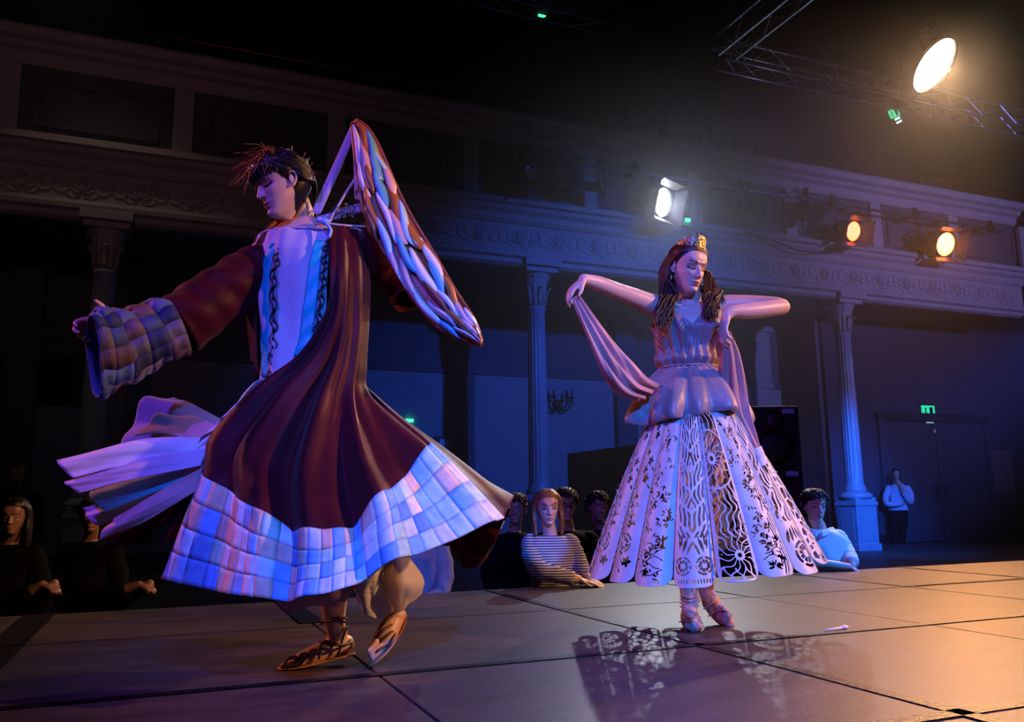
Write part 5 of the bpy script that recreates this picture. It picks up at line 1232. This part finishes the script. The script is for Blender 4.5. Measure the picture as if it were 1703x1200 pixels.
for sg in (-1, 1):
    sheet('collar', g.net([[(1363+sg*3, 884, -.12), (1363+sg*14, 878, -.06), (1363+sg*22, 876, .02)], [(1363+sg*4, 893, -.15), (1363+sg*16, 888, -.10), (1363+sg*27, 882, -.0)]], 8, 6), M_whshirt, sh, .004)
# standing woman far back by the double door
D = dist(on_z(1495, 905, FLOOR))
rt, g, ch, R, sh = person(D, 'standing woman in a pale blouse, one hand at her chin, by the double door', (1492, 797, -.1), -10, -8, 0, .23,
    [(1493, 803, 0, .06, .06), (1493, 806, 0, .13, .09), (1493, 814, 0, .185, .12), (1493, 826, 0, .175, .13), (1494, 838, 0, .18, .13), (1494, 848, 0, .21, .15)],
    [{'p': [(1478, 812, 0), (1473, 826, -.05), (1476, 837, -.15), (1490, 838, -.22), (1504, 836, -.22)], 'r': [.06, .055, .05, .045, .03], 'sleeve': .95},
     {'p': [(1509, 812, 0), (1515, 824, -.05), (1513, 834, -.15), (1504, 820, -.24), (1497, 805, -.26)], 'r': [.06, .055, .05, .045, .03], 'sleeve': .8, 'hand': ((1495, 798, -.25), (0, .8, 0.1), (.9, .9, .9, .9), 1)}],
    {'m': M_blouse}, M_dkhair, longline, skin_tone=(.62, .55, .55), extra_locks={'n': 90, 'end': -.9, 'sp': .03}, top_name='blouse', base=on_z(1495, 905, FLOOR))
for sg in (-1, 1):
    p_ = g.pts([(1494+sg*7, 842, 0), (1494+sg*8, 865, 0), (1494+sg*7, 885, .02), (1494+sg*7, 903, .02)]); mesh('trouser_leg', tube(crom(p_, 14), np.linspace(.11, .06, 14), 12), M_dkcloth, rt, True)
    mesh('shoe', ball(p_[-1]+np.array([0, -.06, -.02]), (.05, .12, .045)), M_black, rt, True)
# dark figures of the audience
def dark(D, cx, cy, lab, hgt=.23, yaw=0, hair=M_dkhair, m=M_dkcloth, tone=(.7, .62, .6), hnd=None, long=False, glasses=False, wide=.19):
    s = 1387/D
    T_ = [(cx, cy+.07*s, .03, .06, .06), (cx, cy+.10*s, .03, .15, .09), (cx, cy+.16*s, .03, wide, .12), (cx, cy+.32*s, .02, wide*.93, .13), (cx, cy+.5*s, .0, wide*.88, .14), (cx, cy+.75*s, 0, wide*.95, .16)]
    hx, hy = hnd or (cx-.02*s, cy+.62*s)
    A_ = [{'p': [(cx-(wide-.03)*s, cy+.15*s, .02), (cx-(wide+.02)*s, cy+.36*s, -.02), (cx-(wide-.01)*s, cy+.52*s, -.1), ((cx-wide*s+hx)/2, (cy+.54*s+hy)/2, -.22), (hx-.03*s, hy, -.26)], 'r': [.06, .055, .048, .042, .028], 'sleeve': .93, 'hand': ((hx+.05*s, hy+.02*s, -.28), (0, .3, -1.), (.4, .4, .45, .5), 1)},
          {'p': [(cx+(wide-.03)*s, cy+.15*s, .02), (cx+(wide+.02)*s, cy+.36*s, -.02), (cx+(wide-.01)*s, cy+.52*s, -.1), ((cx+wide*s+hx)/2, (cy+.54*s+hy)/2, -.2), (hx+.05*s, hy-.01*s, -.23)], 'r': [.06, .055, .048, .042, .028], 'sleeve': .93}]
    rt, g, ch, R, sh = person(D, lab, (cx, cy, -.1), yaw, -6, 0, hgt, T_, A_, {'m': m}, hair, longline if long else shortline, skin_tone=tone, extra_locks={'n': 70, 'end': -.4} if long else None, top_name='jacket')
    if glasses:
        for sg in (-1, 1):
            c = head_pt(ch, R, (sg*.14, .40, .51), hgt); ax = [R[:, 0]*.022, R[:, 2]*.017]
            mesh('spectacle_rim', tube([c+ax[0]*math.cos(q)+ax[1]*math.sin(q) for q in np.linspace(0, 6.283, 16)], .003, 5), M_black, rt, True)
        mesh('spectacle_bridge', tube([head_pt(ch, R, (.05, .43, .52), hgt), head_pt(ch, R, (-.05, .43, .52), hgt)], .003, 5), M_black, rt)
    return rt
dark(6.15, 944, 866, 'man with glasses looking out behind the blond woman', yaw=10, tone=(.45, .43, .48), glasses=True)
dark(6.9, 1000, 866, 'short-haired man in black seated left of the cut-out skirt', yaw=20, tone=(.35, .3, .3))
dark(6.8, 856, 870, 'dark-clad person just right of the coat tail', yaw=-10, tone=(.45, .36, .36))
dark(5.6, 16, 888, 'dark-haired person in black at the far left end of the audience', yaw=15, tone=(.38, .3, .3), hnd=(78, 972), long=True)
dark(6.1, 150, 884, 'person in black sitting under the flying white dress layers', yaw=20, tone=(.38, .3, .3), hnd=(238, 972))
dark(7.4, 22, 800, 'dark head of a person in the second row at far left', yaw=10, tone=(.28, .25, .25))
dark(6.2, 690, 868, 'person in a pale jacket hidden behind the patchwork hem', m=M_jacket, yaw=0, wide=.2)
# ================================================================== haze hanging in the hall behind the stage
hm = bpy.data.materials.new('stage_haze'); hm.use_nodes = True; nt = hm.node_tree; nt.nodes.remove(nt.nodes['Principled BSDF'])
vs = nt.nodes.new('ShaderNodeVolumeScatter'); vs.inputs['Density'].default_value = .008; vs.inputs['Anisotropy'].default_value = .35; vs.inputs['Color'].default_value = (.9, .92, 1, 1)
nt.links.new(vs.outputs[0], nt.nodes['Material Output'].inputs['Volume'])
hz = mesh('haze', box(-13.9, 21.9, 6.9, 17.3, FLOOR+.01, 12.5), hm); tag(hz, 'thin haze drifting under the lamps behind the stage', 'haze', kind='stuff')
